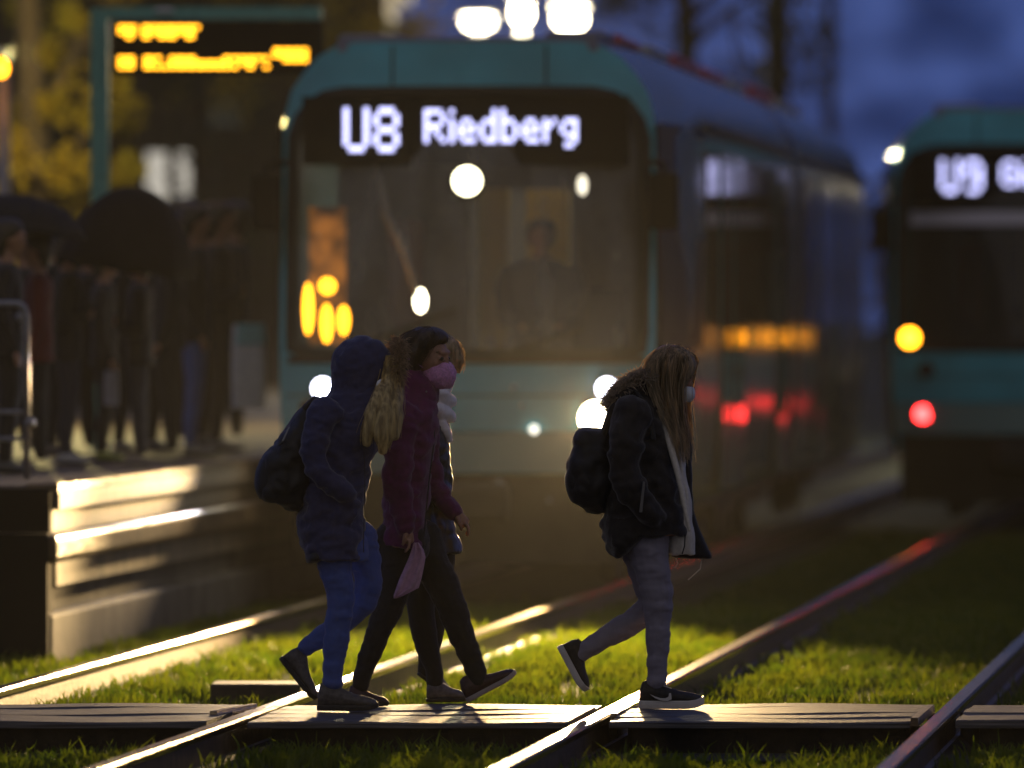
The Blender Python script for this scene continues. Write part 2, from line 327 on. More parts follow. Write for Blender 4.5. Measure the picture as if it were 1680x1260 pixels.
def tram(label, loc, lit_front):
    root = empty('tram', loc, -ANG + (R(.55) if lit_front else 0)); tag(root, label, 'tram', 'trams at the stop')
    H0, H1 = .42, 3.355
    def outline(hw, n=72):
        k = hw/1.155; P = [(-.6*hw, H0), (-.9*hw, H0+.01), (-hw*.965, .62), (-hw, 1.2), (-hw, 2.2), (-hw*.995, 2.86), (-hw*.95, 3.06), (-hw*.84, 3.24), (-hw*.74, 3.32), (-hw*.66, H1)]
        P = P + [(-a, z) for a, z in reversed(P)]; P.append(P[0])
        ds = [0]
        for a, c in zip(P, P[1:]): ds.append(ds[-1] + math.hypot(c[0]-a[0], c[1]-a[1]))
        out = []
        for i in range(n):
            s = ds[-1]*i/n; j = max(q for q in range(len(ds)-1) if ds[q] <= s + 1e-9); f = (s-ds[j])/(ds[j+1]-ds[j])
            out.append((P[j][0] + (P[j+1][0]-P[j][0])*f, P[j][1] + (P[j+1][1]-P[j][1])*f))
        return out
    def vf(u, z, hw=1.155): return .26*(u/hw)**2 + max(0, z-1.4)*.10 + max(0, .9-z)*.12
    rw, zb, zt = 1.09, 1.44, 3.06; zc = (zb+zt)/2
    def inwin(u, z):
        r = .34 if z > zc else .08
        qx = abs(u) - rw + r; qz = abs(z-zc) - (zt-zb)/2 + r
        return math.hypot(max(qx,0), max(qz,0)) + min(max(qx,qz),0) - r < 0
    O = outline(1.155); Wn = []
    for u, z in O:
        lo, hi = 0., 1.
        for _ in range(30):
            m_ = (lo+hi)/2
            if inwin(u*m_, zc + (z-zc)*m_): lo = m_
            else: hi = m_
        Wn.append((u*lo, zc + (z-zc)*lo))
    lerp = lambda f: [(a[0]+(c[0]-a[0])*f, a[1]+(c[1]-a[1])*f) for a, c in zip(O, Wn)]
    b = MB(); b.rings([[(u, vf(u,z), z) for u, z in lerp(f)] for f in (0,.2,.4,.6,.8,1.)], cap=False)
    b.build('front_panel', M['paint'], root, smooth=True)
    ws = [(1.155,.0),(1.175,.3),(1.23,.9),(1.29,1.5),(1.325,2.2),(1.325,12.4)]
    def shell(v0, v1, mirror):
        rr = []
        for hw, v in ws:
            vv = v; rr.append([(u, (vf(u, z)*max(0, 1-v/1.2) + v) if not mirror else 25-(vf(u,z)*max(0,1-v/1.2)+v), z) for u, z in outline(hw)])
        return rr
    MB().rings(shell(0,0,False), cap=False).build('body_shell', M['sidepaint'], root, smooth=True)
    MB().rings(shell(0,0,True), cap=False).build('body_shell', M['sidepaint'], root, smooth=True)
    MB().rings([[(u,25-vf(u,z)-.01,z) for u,z in lerp(f)] for f in (0,.5,1.)] ).build('end_panel', M['paint'], root)
    # articulation bellows and roof
    b = MB(); 
    for i in range(10): b.rings([[(u*1.004, 12.0+i*.08+q, z*1.002) for u, z in outline(1.325)] for q in (0,.04)], cap=False)
    b.build('bellows', M['rubber'], root)
    b = MB().box(-.80,.80,.3,24.5,3.30,3.385); b.build('roof_fairing', M['fair'], root)
    for i, (v0, v1, hgt, m) in enumerate([(.6,1.4,.05,'fair'),(2.,3.6,.07,'red'),(4.6,6.2,.09,'grey'),(6.8,9.4,.10,'red'),(10,12.,.10,'red'),(13,14.5,.1,'grey'),(15.5,18,.12,'red'),(19,22,.1,'grey')]):
        bevel(MB().box(.45,.82,v0,v1,3.387,3.385+hgt).build('roof_box', M[m], root), .03)
        bevel(MB().box(-.82,-.45,v0,v1,3.387,3.385+hgt*.6).build('roof_box', M['grey'], root), .03)
    # windscreen
    rr = [[(u*f, vf(u*f, zc+(z-zc)*f)-.004, zc+(z-zc)*f) for u, z in Wn] for f in (1.,.85,.7,.5,.3,.12,.01)]
    MB().rings(rr, cap=False).build('windscreen', M['gls' if lit_front else 'gls2'], root, smooth=True)
    b = MB(); b.rings([[(u*f, vf(u*f, zc+(z-zc)*f)-q, zc+(z-zc)*f) for u, z in Wn] for f, q in ((1.03,.001),(1.025,.008),(.955,.008),(.95,.001))], cap=False)
    b.build('windscreen_frame', M['rubber'], root, smooth=True)
    # bumper, skirt, coupler flap
    def wrap(z0, z1, hw, out, m, nm):
        us = [hw*(-1 + i/10) for i in range(21)]
        b = MB(); b.rings([[(u, vf(u,z0)-out, z0) for u in us] + [(u, vf(u,z0)+.25, z0) for u in us[::-1]], [(u, vf(u,z1)-out, z1) for u in us] + [(u, vf(u,z1)+.25, z1) for u in us[::-1]]]); return b.build(nm, m, root)
    wrap(.72,.96,1.13,.035,M['band'],'bumper'); wrap(.16,.715,1.08,.015,M['skirt'],'skirt')
    wrap(1.385,1.432,1.10,.012,M['rubber'],'wiper_cowl')
    bevel(MB().box(-.3,.3,-.16,.1,.42,.66).build('coupler_cover', M['skirt'], root), .05, 3)
    # sign box
    sb = MB().box(-1.0,1.0,.14,.30,2.60,3.02).build('sign_box', M['black'], root)
    led_text(sb, 'U8' if lit_front else 'U9', -.745, -.405, 2.68, 2.95, .135)
    led_text(sb, 'Riedberg' if lit_front else 'Ginnheim', -.25, .69, 2.735, 2.94, .135)
    # interior: floor, walls, console, partition, lamps
    MB().box(-1.12,1.12,.5,11.9,.86,.9).build('saloon_floor', M['cab'], root)
    MB().box(-1.05,1.05,.35,.75,.95,1.40).build('console', M['cab'], root)
    b = MB().box(-1.1,-.24,3.,3.06,.9,3.0).box(.42,1.1,3.,3.06,.9,3.0).box(-.24,.42,3.,3.06,2.5,3.0); b.build('cab_partition', M['cab'], root)
    b = MB().box(-.22,-.02,3.3,3.36,1.3,2.5).box(.08,.36,3.5,3.56,1.3,2.5); b.build('yellow_door_panel', M['yellow'], root)
    bevel(MB().box(-.74,-.50,2.6,2.70,1.6,2.3).build('red_seat_back', M['seat'], root), .05, 3)
    MB().box(-1.1,1.1,11.8,11.86,.9,3.).build('saloon_end', M['cab'], root)
    b = MB().box(-.5,-.3,3.3,11.5,2.93,2.96).box(.3,.5,3.3,11.5,2.93,2.96); b.build('ceiling_lamp', M['interior' if lit_front else 'idle'], root)
    # driver's seat
    b = MB().box(.36,.86,1.75,1.85,1.3,1.85).box(.36,.86,1.1,1.55,1.25,1.36); bevel(b.build('driver_seat', M['black'], root), .04)
    # wipers
    for a, c in (((-.75,1.46),(-.05,1.72)), ((.25,1.45),(.72,1.6))):
        b = MB(); pts = [(a[0]+(c[0]-a[0])*f, vf(a[0]+(c[0]-a[0])*f, a[1]+(c[1]-a[1])*f)-.03, a[1]+(c[1]-a[1])*f) for f in (0,.25,.5,.75,1)]; b.tube(pts, .012, 6); b.build('wiper', M['rubber'], root)
    # mirrors
    for s in (-1, 1):
        m_ = bevel(MB().box(s*1.22-.09, s*1.22+.09, .05, .2, 2.2, 2.55).build('mirror', M['black'], root), .03)
        MB().tube([(s*1.12,.25,2.62),(s*1.22,.12,2.6),(s*1.22,.12,2.5)], .018, 6).build('mirror_arm', M['black'], root)
    for u in (-.455, .49):
        b = MB(); pts = [(u, vf(u,z)-.003, z) for z in (3.09,3.16,3.25,3.33)]; b.tube(pts, .007, 5); b.build('panel_seam', M['rubber'], root)
    for z in (.968, 1.19):
        b = MB(); us = [1.1*(-1 + i/10) for i in range(21)]; b.tube([(u, vf(u,z)-.002, z) for u in us], .005, 5); b.build('panel_seam', M['rubber'], root)
    MB().ball((.435, vf(.435,.985)-.03, .985), (.028,.02,.028)).build('highlight_bead', M['beadglow' if lit_front else 'skirt'], root)  # bead imitates a small highlight on the panel, glowing on the lit tram
    for u, z, r in ((.31,1.24,.018),(.36,1.13,.016),(.22,.66,.02),(-.35,.70,.016),(.02,.6,.016),(.52,.55,.016)): MB().ball((u, vf(u,z)-.02, z), (r,.012,r)).build('highlight_dot', M['glint'], root)  # bright beads imitate small highlights on the front
    # sides: window band, doors
    for s in (1, -1):
        e = s*1.3265
        def pane(v0, v1, z0, z1, nm, m, off):
            x0, x1 = sorted((e, e + s*off)); return MB().box(x0, x1, v0, v1, z0, z1).build(nm, m, root)
        for v0, v1 in ((2.3,3.5),(6.3,8.5),(8.6,9.6),(13.2,15.2),(16.2,18.),(21.2,22.6)): pane(v0, v1, 1.62, 2.72, 'side_window', M['sidegl'], .008)
        for v0 in (3.7, 5.0, 9.9, 15.3, 18.3, 19.6):
            v1 = v0 + 1.2 if v0 not in (3.7, 5.0) else v0 + 1.15
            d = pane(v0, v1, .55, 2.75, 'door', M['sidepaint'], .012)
            for q in (0, 1):
                w0 = v0 + .06 + q*(v1-v0)/2; w1 = w0 + (v1-v0)/2 - .12; x0, x1 = sorted((e+s*.0125, e+s*.018))
                MB().box(x0, x1, w0, w1, .95, 2.65).build('door_glass', M['sidegl'], d)
        # cab side window on the tapering nose
        hwv = lambda v: 1.155 + (1.325-1.155)*min(1, v/2.2)
        b = MB(); r0 = []
        for v in (.16,.35,.6,.9,1.3,1.7,2.1):
            h = np.interp(v, [w[1] for w in ws], [w[0] for w in ws]) + .006
            r0.append([(s*h, v + max(0, .26+.1-v)*(v<.36), 1.48), (s*h, v+.12, 2.15), (s*(h-.004), v+.2, 2.86)])
        b.rings(r0, closed=False); b.build('cab_side_window', M['cabgl'], root)
        pane(2.25, 11.9, 2.86, 2.90, 'gutter', M['gutter'], .03); pane(13., 22.9, 2.86, 2.90, 'gutter', M['gutter'], .03)
    # bogies
    for v in (3.2, 11., 14., 21.5):
        b = MB()
        for uu in (-.72, .72):
            for dv in (-.9, .9): b.tube([(uu-.06, v+dv, .33), (uu+.06, v+dv, .33)], .33, 20)
        b.box(-.9,.9,v-1.2,v+1.2,.25,.55); b.build('bogie', M['skirt'], root)
    MB().box(-1.1,1.1,.6,24.,.4,.46).build('underframe', M['skirt'], root)
    # lamps
    def lamp(nm, u, z, r, m, ri=None):
        v = vf(u, z) - .045; h = MB(); h.tube([(u, v+.008, z), (u, v+.10, z)], r*1.25, 20); h = h.build(nm, M['black'], root)
        MB().disc((u, v, z), (r,0,0), (0,0,r)).build('lens', m, h); return h
    def spot(u, z, power, colr, size, tilt=0., blend=.6, rad=.06):
        l = bpy.data.lights.new('headlight_beam', 'SPOT'); l.energy = power*POW; l.color = colr; l.spot_size = R(size); l.spot_blend = blend; l.shadow_soft_size = rad
        o = bpy.data.objects.new('headlight_beam', l); COL.objects.link(o); o.parent = root; o.location = (u, vf(u,z)-.13, z); o.rotation_euler = (R(-90-tilt), 0, 0); o.rotation_euler = Vector((0,-1,-math.tan(R(tilt)))).to_track_quat('-Z','Y').to_euler()
    if lit_front:
        for s in (-1, 1):
            lamp('headlight', s*.872, 1.233, .06, M['cool']); lamp('headlight', s*.81, 1.05, .1, M['warm'])
            spot(s*.872, 1.233, 400, (.75,.8,1), 34, 2, .9); spot(s*.81, 1.05, 2600 if s < 0 else 19000, (1,.66,.28), 40 if s > 0 else 30, 1.2, .9)
            lamp('tail_light', s*.98, 1.12, .035, M['skirt'])
        hh = lamp('top_headlight', .02, 2.50, .085, M['top']); hh.location.y = -.0
        spot(.02, 2.50, 500, (1,.85,.5), 34, 6, .9)
    else:
        for s in (-1, 1):
            lamp('tail_light', s*.89, .88, .06, M['redl']); lamp('indicator', s*1.0, 1.50, .07, M['orl']); lamp('headlight', s*.86, 1.24, .055, M['skirt'])
        wrap(2.42,2.53,1.0,.006,M['paleband'],'reflection_band')  # pale band imitates a lit reflection across the glass
        l = None
    return root, vf

A, VF = tram('turquoise tram with its headlights on, facing the crossing, sign reading U8 Riedberg', tr(-.06, 0), True)
B_, _ = tram('dark tram on the right-hand track with red tail light and sign reading U9', Vector((4.22, 69.3, 0)), False)
# amber light reflected in tram A's windscreen, imitated by added glowing shapes
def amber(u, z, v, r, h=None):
    o = MB().ball((u, v, z), (r, .02, h or r)).build('amber_reflection', M['orl'], A)
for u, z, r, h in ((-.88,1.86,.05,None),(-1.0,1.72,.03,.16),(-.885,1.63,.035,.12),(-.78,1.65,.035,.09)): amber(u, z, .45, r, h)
MB().box(-1.03,-.80,.75,.77,1.5,2.35).build('orange_reflection', M['orangerefl'], A)
MB().ball((-.31,.5,1.77),(.035,.02,.07)).build('lamp_reflection', M['street'], A)  # added glowing spots imitate lamps reflected in the glass
MB().ball((.69,.5,2.48),(.03,.02,.06)).build('lamp_reflection', emit('reflection_glow', (1,.9,.7), 4.), A)
MB().tube([(-.56,.5,2.55),(-.52,.5,2.3),(-.42,.5,2.1),(-.36,.5,1.9),(-.31,.5,1.75)], [.02,.025,.03,.02,.015], 8).build('reflection_streak', mat('pale_streak', (.8,.78,.7), .25, .8), A)  # streak of reflected lamplight built as a pale bar

# ------------------------------------------------------------------ people tools
def catmull(P, k=5):
    P = np.array(P, float); out = []
    Q = np.vstack([2*P[0]-P[1], P, 2*P[-1]-P[-2]])
    for i in range(1, len(Q)-2):
        p0, p1, p2, p3 = Q[i-1:i+3]
        for j in range(k):
            t = j/k; out.append(.5*((2*p1)+(-p0+p2)*t+(2*p0-5*p1+4*p2-p3)*t*t+(-p0+3*p1-3*p2+p3)*t**3))
    out.append(P[-1]); return np.array(out)

class Fig:                        # works in photo pixels about a plane at distance d (x, y, depth offset, all in pixels)
    def __init__(s, d): s.d = d; s.s = F/d
    def w(s, x, y, z=0.):         # z = depth offset in pixels, + is away from the camera
        return Vector(((x-840)/s.s, s.d + z/s.s, EYE - (y-520)/s.s))
    def limb(s, P, k=5, seg=16, b=None, sc=1., round_=True):   # P: (x, y, z, r_picture, r_depth)
        b = b or MB(); C = catmull([p if len(p) == 5 else (*p, p[3]) for p in P], k); rr = []
        C[:,3:] = np.maximum(C[:,3:], 1.)*sc
        n = len(C)
        for i in range(n):
            t = C[min(i+1,n-1),:3] - C[max(i-1,0),:3]; t = t/np.linalg.norm(t)
            D = np.array([0,0,1.]); D = D - t*D.dot(t); D /= max(np.linalg.norm(D), 1e-6); S = np.cross(t, D)
            rr.append([C[i,:3] + S*math.cos(a)*C[i,3] + D*math.sin(a)*C[i,4] for a in [2*math.pi*j/seg for j in range(seg)]])
        if round_:
            def endcap(c, ring, dirv, r):
                o = []
                for f in (.35,.7,.92): o.append([c + (p-c)*math.sqrt(1-f*f) + dirv*r*f*.8 for p in ring])
                return o
            t0 = C[0,:3]-C[1,:3]; t0 /= np.linalg.norm(t0); t1 = C[-1,:3]-C[-2,:3]; t1 /= np.linalg.norm(t1)
            r0 = min(C[0,3],C[0,4]); r1 = min(C[-1,3],C[-1,4])
            rr = endcap(C[0,:3], rr[0], t0, r0)[::-1] + rr + endcap(C[-1,:3], rr[-1], t1, r1)
        b.rings([[s.w(*p) for p in r] for r in rr]); return b
    def slab(s, P, seg=24, b=None, sc=1., k=4, e=2.4, zc=0.):   # P: (y, xl, xr, half depth[, z centre])
        b = b or MB(); C = catmull([p if len(p) == 5 else (*p, zc) for p in P], k); rr = []
        for y, xl, xr_, hd, z in C:
            c = (xl+xr_)/2; h = max((xr_-xl)/2, 1)*sc; hd = max(hd,1)*sc
            ring = []
            for j in range(seg):
                a = 2*math.pi*j/seg; ca, sa = math.cos(a), math.sin(a)
                ring.append(s.w(c + h*math.copysign(abs(ca)**(2/e), ca), y, z + hd*math.copysign(abs(sa)**(2/e), sa)))
            rr.append(ring)
        b.rings(rr); return b

def solid(b, name, m, parent, origin, voxel=.007, smooth=2, folds=0., fscale=14., fdir=(1,1,1)):
    """fuse the overlapping closed shells of b into one continuous surface and ripple it"""
    o = b.build(name, m, None, origin)
    r = o.modifiers.new('fuse', 'REMESH'); r.mode = 'VOXEL'; r.voxel_size = voxel; r.use_smooth_shade = True
    if smooth: q = o.modifiers.new('soft', 'SMOOTH'); q.iterations = smooth; q.factor = .5
    dg = bpy.context.evaluated_depsgraph_get(); me = bpy.data.meshes.new_from_object(o.evaluated_get(dg)); o.modifiers.clear()
    old = o.data; o.data = me; bpy.data.meshes.remove(old); me.name = name
    if folds and len(me.vertices):
        n = len(me.vertices); co = np.empty(n*3); no = np.empty(n*3); me.vertices.foreach_get('co', co); me.vertices.foreach_get('normal', no)
        co = co.reshape(-1,3); no = no.reshape(-1,3); a, b_, c_ = [fscale*q for q in fdir]
        w = np.array([noise.noise((x*a, y*b_*.5, z*c_)) + .5*noise.noise((x*2.3*a+9, y*fscale, z*2.3*c_)) for x, y, z in co])
        co += no*(folds*np.sign(w)*np.abs(w)**.7)[:,None]; me.vertices.foreach_set('co', co.ravel())
    me.polygons.foreach_set('use_smooth', [True]*len(me.polygons)); me.update()
    if not me.materials: me.materials.append(m)
    if parent: o.parent = parent
    return o

def strands(fig, guides, n, spread, rad, b=None, wave=2.5, seg=3):
    """n thin hairs following pixel guides [(x,y,z)...]; spread in pixels at root and tip"""
    b = b or MB()
    for i in range(n):
        g = np.array(random.choice(guides), float); s0, s1 = spread
        off = np.array([random.gauss(0,1), random.gauss(0,.4), random.gauss(0,1)]); ph = random.uniform(0,6.3); L = random.uniform(.75,1.05)
        C = catmull(g, 4); m = max(3, int(len(C)*L)); C = C[:m]; pts = []
        for j, p in enumerate(C):
            f = j/(len(C)-1); sp = s0 + (s1-s0)*f
            pts.append(fig.w(*(p + off*sp + np.array([math.sin(ph+f*7)*wave*f, 0, math.cos(ph+f*6)*wave*f]))))
        k = len(pts); b.tube(pts, [rad/fig.s*(1-.75*j/(k-1)) for j in range(k)], seg)
    return b

def fur(fig, spots, n, length, rad, b=None, bias=(0,0,0)):
    """short tufts leaving centre spots (x,y,z,r) outwards"""
    b = b or MB()
    for i in range(n):
        x, y, z, r = random.choice(spots); d = np.random.default_rng(i).normal(size=3) + np.array(bias); d /= np.linalg.norm(d)
        p = np.array([x,y,z]) + d*r*.8; l = length*random.uniform(.6,1.2); q = p + d*l*.6 + rng.normal(size=3)*l*.15; e = q + d*l*.5 + np.array([0,l*.35,0]) + rng.normal(size=3)*l*.2
        b.tube([fig.w(*p), fig.w(*q), fig.w(*e)], [rad/fig.s, rad*.7/fig.s, rad*.15/fig.s], 3)
    return b

def shoe(fig, heel, ang, L, z, h, wd, parent, origin, m, msole, opening=.30, name='shoe', sole_h=.09, chunky=False, label=None):
    """heel: pixel of the heel's bottom; ang: degrees in the picture, 0 = toe to the right, + = toe down"""
    a = R(ang); ux, uy = math.cos(a), math.sin(a); nx, ny = math.sin(a), -math.cos(a)       # foot axis and its 'up'
    def P(f, up, side): return fig.w(heel[0] + ux*f*L + nx*up, heel[1] + uy*f*L + ny*up, z + side)
    prof = [(.0,.55,.62),(.04,.95,.8),(.14,1.06,.9),(.26,1.03,.88),(.36,.86,.86),(.48,.66,.92),(.62,.50,1.0),(.76,.42,1.02),(.88,.34,.9),(.96,.24,.66),(1.0,.12,.36)]
    so = sole_h*L; b = MB(); rr = []
    for f, hh, ww in prof:
        top = so + (h-so)*hh; w_ = wd*ww; ring = []
        for q in range(14):
            t = 2*math.pi*q/14; sy = math.sin(t); cy = math.cos(t)
            up = so*.6 + (top-so*.6)*(.5+.5*sy) if True else 0
            ring.append(P(f, up, w_*math.copysign(abs(cy)**.75, cy)*(1 - .45*max(0, sy)**1.5)))
        rr.append(ring)
    b.rings(rr); o = solid(b, name, m, parent, origin, voxel=.004, smooth=2)
    if label: o['label'] = label
    sb = MB(); rr = []
    for f, hh, ww in [(-.015,0,.55)] + prof[1:-1] + [(1.015,0,.40)]:
        w_ = wd*ww*1.05; lift = so*.5*max(0, (f-.75)/.25)**2
        rr.append([P(f, lift, -w_*.93), P(f, lift, w_*.93), P(f, lift+so*.5, w_), P(f, lift+so, w_), P(f, lift+so, -w_), P(f, lift+so*.5, -w_)])
    sb.rings(rr); s_ = sb.build('sole', msole, o, origin); bevel(s_, .004)
    return o, P

def hand(fig, b, wrist, tip, r=9., z=0., curl=.5, side=1):
    """palm and five fingers, in pixels; wrist -> tip is the palm's run; fingers curl downward in the picture"""
    w = np.array(wrist, float); t = np.array(tip, float); d = (t-w); L = np.linalg.norm(d); d /= L; n = np.array([-d[1], d[0]])*side
    fig.limb([(*w, z, r*.75, r*.6), (*(w+d*L*.45), z, r*1.05, r*.75), (*(w+d*L*.9), z, r*1.0, r*.7)], 4, 12, b)
    for i, (off, ln) in enumerate(((-.75,.78),(-.25,.95),(.25,1.),(.7,.9))):
        s = w + d*L*.85; zz = z + off*r*1.1
        pts = []; a = 0.; p = s.copy(); ca = 0
        for j in range(4):
            pts.append((*p, zz + off*j*.6, 3.1 - .35*j, 3.0 - .35*j)); c, s_ = math.cos(ca), math.sin(ca)
            dd = d*c + n*s_; p = p + dd*L*.30*ln; ca += curl*(.75 + .1*i)
        fig.limb(pts, 3, 8, b)
    th = w + d*L*.25
    fig.limb([(*th, z - r*.7, 4.4), (*(th + d*L*.3 + n*r*.45), z - r*1.25, 3.9), (*(th + d*L*.6 + n*r*.8), z - r*1.1, 3.2), (*(th + d*L*.8 + n*r*1.1), z - r*.8, 2.6)], 3, 8, b)
    return b

def head(fig, b, cx, cy, h=41., yaw=0., tilt=0., zc=0.):
    """head with brow, nose, lips, chin and ears, facing right; cx, cy = skull centre in pixels; yaw>0 turns towards the camera"""
    ty, tt = R(yaw), R(tilt)
    def rot(x, y, z):
        x, y = x*math.cos(tt) - y*math.sin(tt), x*math.sin(tt) + y*math.cos(tt)
        return (cx + x*math.cos(ty) + z*math.sin(ty), cy + y, zc - x*math.sin(ty) + z*math.cos(ty))
    k = h/41.
    def ell(x, y, z, rx, ry, rz, n=16, m=12):
        rr = []
        for i in range(m+1):
            th = math.pi*(i+.05)/(m+.1)
            rr.append([fig.w(*rot(k*(x + rx*math.sin(th)*math.cos(2*math.pi*j/n)), k*(y - ry*math.cos(th)), k*(z + rz*math.sin(th)*math.sin(2*math.pi*j/n)))) for j in range(n)])
        b.rings(rr)
    ell(-4,-9,0,38,33,31); ell(10,4,0,27,31,27); ell(14,24,0,19,19,20); ell(22,36,0,9,7,10)          # skull, face, jaw, chin
    ell(32,-8,0,7,6,20); ell(38,12,0,7,6,5); ell(36,4,0,5,11,3.5); ell(34,24,0,5,4,8); ell(33,30,0,5,4,7)   # brow, nose, bridge, lips
    for s in (-1,1): ell(22,8,s*15,9,8,8); ell(-2,8,s*29,7,11,4); ell(30,1,s*13,5,5,6)
    return rot, k

def eyes(fig, rot, k, parent, origin, m):
    b = MB()
    for s in (-1,1): c = fig.w(*rot(k*33.5, k*1.5, k*s*13)); b.ball(c, (k*4/fig.s,k*4/fig.s,k*3/fig.s), 10, 8)
    b.build('eyes', m, parent, origin, True)

SKIN = mat('skin', (.42,.22,.14), .5, var=.12, vscale=60); SKIN.node_tree.nodes['Principled BSDF'].inputs['Subsurface Weight'].default_value = .08
SKIN.node_tree.nodes['Principled BSDF'].inputs['Subsurface Radius'].default_value = (.01,.004,.002)
EYE_M = mat('eye', (.02,.015,.012), .15)
def fabric(n, c, sheen=.5, var=.25, rough=.8, bump=.35, bscale=260, vscale=35): return mat(n, c, rough, sheen=sheen*.5, var=var*.6, vscale=vscale*1.6, bump=bump, bscale=bscale)
BLONDE = mat('blonde_hair', (.78,.57,.29), .4, var=.45, vscale=70, trans=.55, stretch=(1,1,.1)); BROWN = mat('dark_hair', (.05,.03,.018), .38, var=.4, vscale=60, trans=.2)
LBROWN = mat('light_brown_hair', (.62,.49,.31), .38, var=.45, vscale=60, trans=.55, stretch=(1,1,.1)); FUR = mat('fur_tan', (.5,.36,.23), .6, trans=.6, var=.4, vscale=90)
MASKW = fabric('mask_white', (.8,.8,.84), .1, .08); WHITE = fabric('white_cloth', (.92,.9,.91), .2, .1)

# ------------------------------------------------------------------ girl in navy (nearest of the three)
def girl_navy():
    f = Fig(36.3); org = f.w(560, 1164); org.z = 0
    torso = [(655,548,640,48),(675,530,640,62),(700,512,640,74),(740,502,618,76),(790,496,605,74),(830,491,599,76),(870,489,598,79),(900,495,598,81),(917,502,596,82)]
    armN = [(538,672,-62,28),(522,705,-76,25),(516,748,-86,22,24),(538,785,-84,20),(564,806,-76,18),(576,826,-58,16)]
    armF = [(556,672,60,28),(544,705,70,25),(534,748,80,22),(546,785,76,20),(562,808,62,17),(568,826,44,15)]
    legN = [(548,880,-32,34,34),(549,915,-34,30,33),(555,950,-35,26,29),(560,985,-35,22,25),(554,1035,-35,22,22),(548,1085,-35,18,18),(547,1118,-35,16.5,17)]
    legF = [(586,880,32,32,33),(597,915,33,27,30),(603,950,34,24,27),(598,985,34,21,24),(566,1018,34,21,22),(528,1046,34,17,18),(500,1066,34,14,15)]
    # body
    b = MB(); rot, k = head(f, b, 612, 602, 40, -18, 10)
    f.limb([(600,630,0,19),(590,670,0,24)], 4, 14, b); f.slab([(a,c+9,d-9,e-9) for a,c,d,e in torso[1:]], b=b)
    for L in (armN, armF, legN, legF): f.limb([(*p[:3], *[max(q-8,3) for q in p[3:]]) for p in L], b=b)
    hand(f, b, (574,826), (574,848), 9, -44, .3); hand(f, b, (562,826), (562,846), 9, 40, .3)
    root = solid(b, 'person', SKIN, None, org, .006, 3); root.location = org
    tag(root, 'girl in navy hooded jacket and blue jeans with blonde hair and black backpack', 'person', 'girls walking over the track crossing')
    eyes(f, rot, k, root, org, EYE_M)
    navy = fabric('navy_softshell', (.028,.031,.10), .9, .25); jean = fabric('blue_jeans', (.06,.105,.36), .5, .12, bscale=400, vscale=22); bk = fabric('black_nylon', (.012,.012,.016), .4, rough=.55)
    b = f.slab(torso); f.limb(armN, b=b); f.limb(armF, b=b)
    f.slab([(628,548,640,40),(650,538,646,50),(672,532,640,60),(690,535,630,55)], b=b)
    f.limb([(556,842,-72,20,10),(580,846,-68,16,9)], b=b)                                   # bulge of the pocket
    coat = solid(b, 'jacket', navy, root, org, .006, 9, .013, 12, (1,1,1.3))
    b = f.slab([(552,584,602,14),(557,570,618,26),(566,558,630,35),(580,549,640,42),(597,544,647,46),(615,542,648,46),(634,545,642,44),(652,541,634,46),(668,542,625,46)], e=2.1)
    solid(b, 'hood', navy, root, org, .006, 4, .009, 15)
    MB().tube([f.w(597,700,-78), f.w(600,780,-74), f.w(597,905,-50)], .002, 5).build('zip', bk, coat, org)
    b = f.limb(legN); f.limb(legF, b=b); f.slab([(870,505,596,60),(895,510,604,62),(920,525,606,55)], b=b); solid(b, 'jeans', jean, root, org, .005, 3, .006, 14, (.8,1,1.5))
    # a darker lining hem peeping out at the back
    f.slab([(900,500,560,70),(915,501,540,74),(923,503,522,60)]).build('jacket_lining', bk, root, org, True)
    # fur edge, hair, mask
    ring = [(645+16*math.cos(t)*.5 + 6*math.sin(t), 604-40*math.sin(t), -40*math.cos(t), 9) for t in [2*math.pi*i/26 for i in range(26)]]
    fur(f, ring, 1700, 12, 1.0, bias=(.5,0,-.1)).build('fur_trim', FUR, root, org)
    gd = [[(640,585,-28),(634,620,-46),(616,665,-74),(606,700,-84),(603,727,-84)],[(648,590,-24),(640,630,-52),(632,675,-78),(626,710,-86),(628,740,-84)],
          [(652,595,-10),(650,630,-44),(646,675,-72),(640,712,-80),(632,738,-80)],[(652,600,0),(654,640,-34),(652,680,-60),(646,715,-70)]]
    b = MB()
    for g_ in gd: f.limb([(*p, 4 + 7*min(1, i*.5)*(1 if i < 4 else .3)) for i, p in enumerate(g_)], 5, 10, b)
    hb = solid(b, 'hair', BLONDE, root, org, .005, 2, .006, 22, (2,2,.5)); strands(f, gd, 420, (4,5.5), .7, wave=2.5).build('loose_hair', BLONDE, hb, org)
    b = f.slab([(622,640,656,12),(630,636,660,19),(640,635,661,21),(650,642,657,15)]); f.limb([(643,632,-18,5),(626,628,-52,7,3),(620,634,-56,3)], b=b); solid(b, 'face_mask', MASKW, root, org, .005)
    shoe(f, (522,1164), 0, 98, -35, 46, 17, root, org, mat('grey_boot', (.085,.075,.075), .6, var=.3, vscale=50, bump=.3), bk, label=None)
    shoe(f, (457,1083), 52, 88, 34, 40, 16, root, org, bpy.data.materials['grey_boot'], bk)
    # backpack: its own thing
    bo = f.w(470, 834); bp = f.slab([(662,505,520,34),(672,492,522,48),(690,480,526,56),(712,462,526,62),(740,440,524,64),(768,427,522,64),(795,424,518,64),(815,431,512,60),(828,452,504,52),(836,472,492,36)], e=3.)
    root2 = solid(bp, 'backpack', bk, None, bo, .007, 3, .014, 12); root2.location = bo; tag(root2, 'black backpack on the back of the navy jacket girl', 'backpack')
    f.slab([(752,428,470,50),(775,419,472,52),(800,418,470,52),(818,426,466,46)], e=3.).build('front_pocket', bk, root2, bo, True)
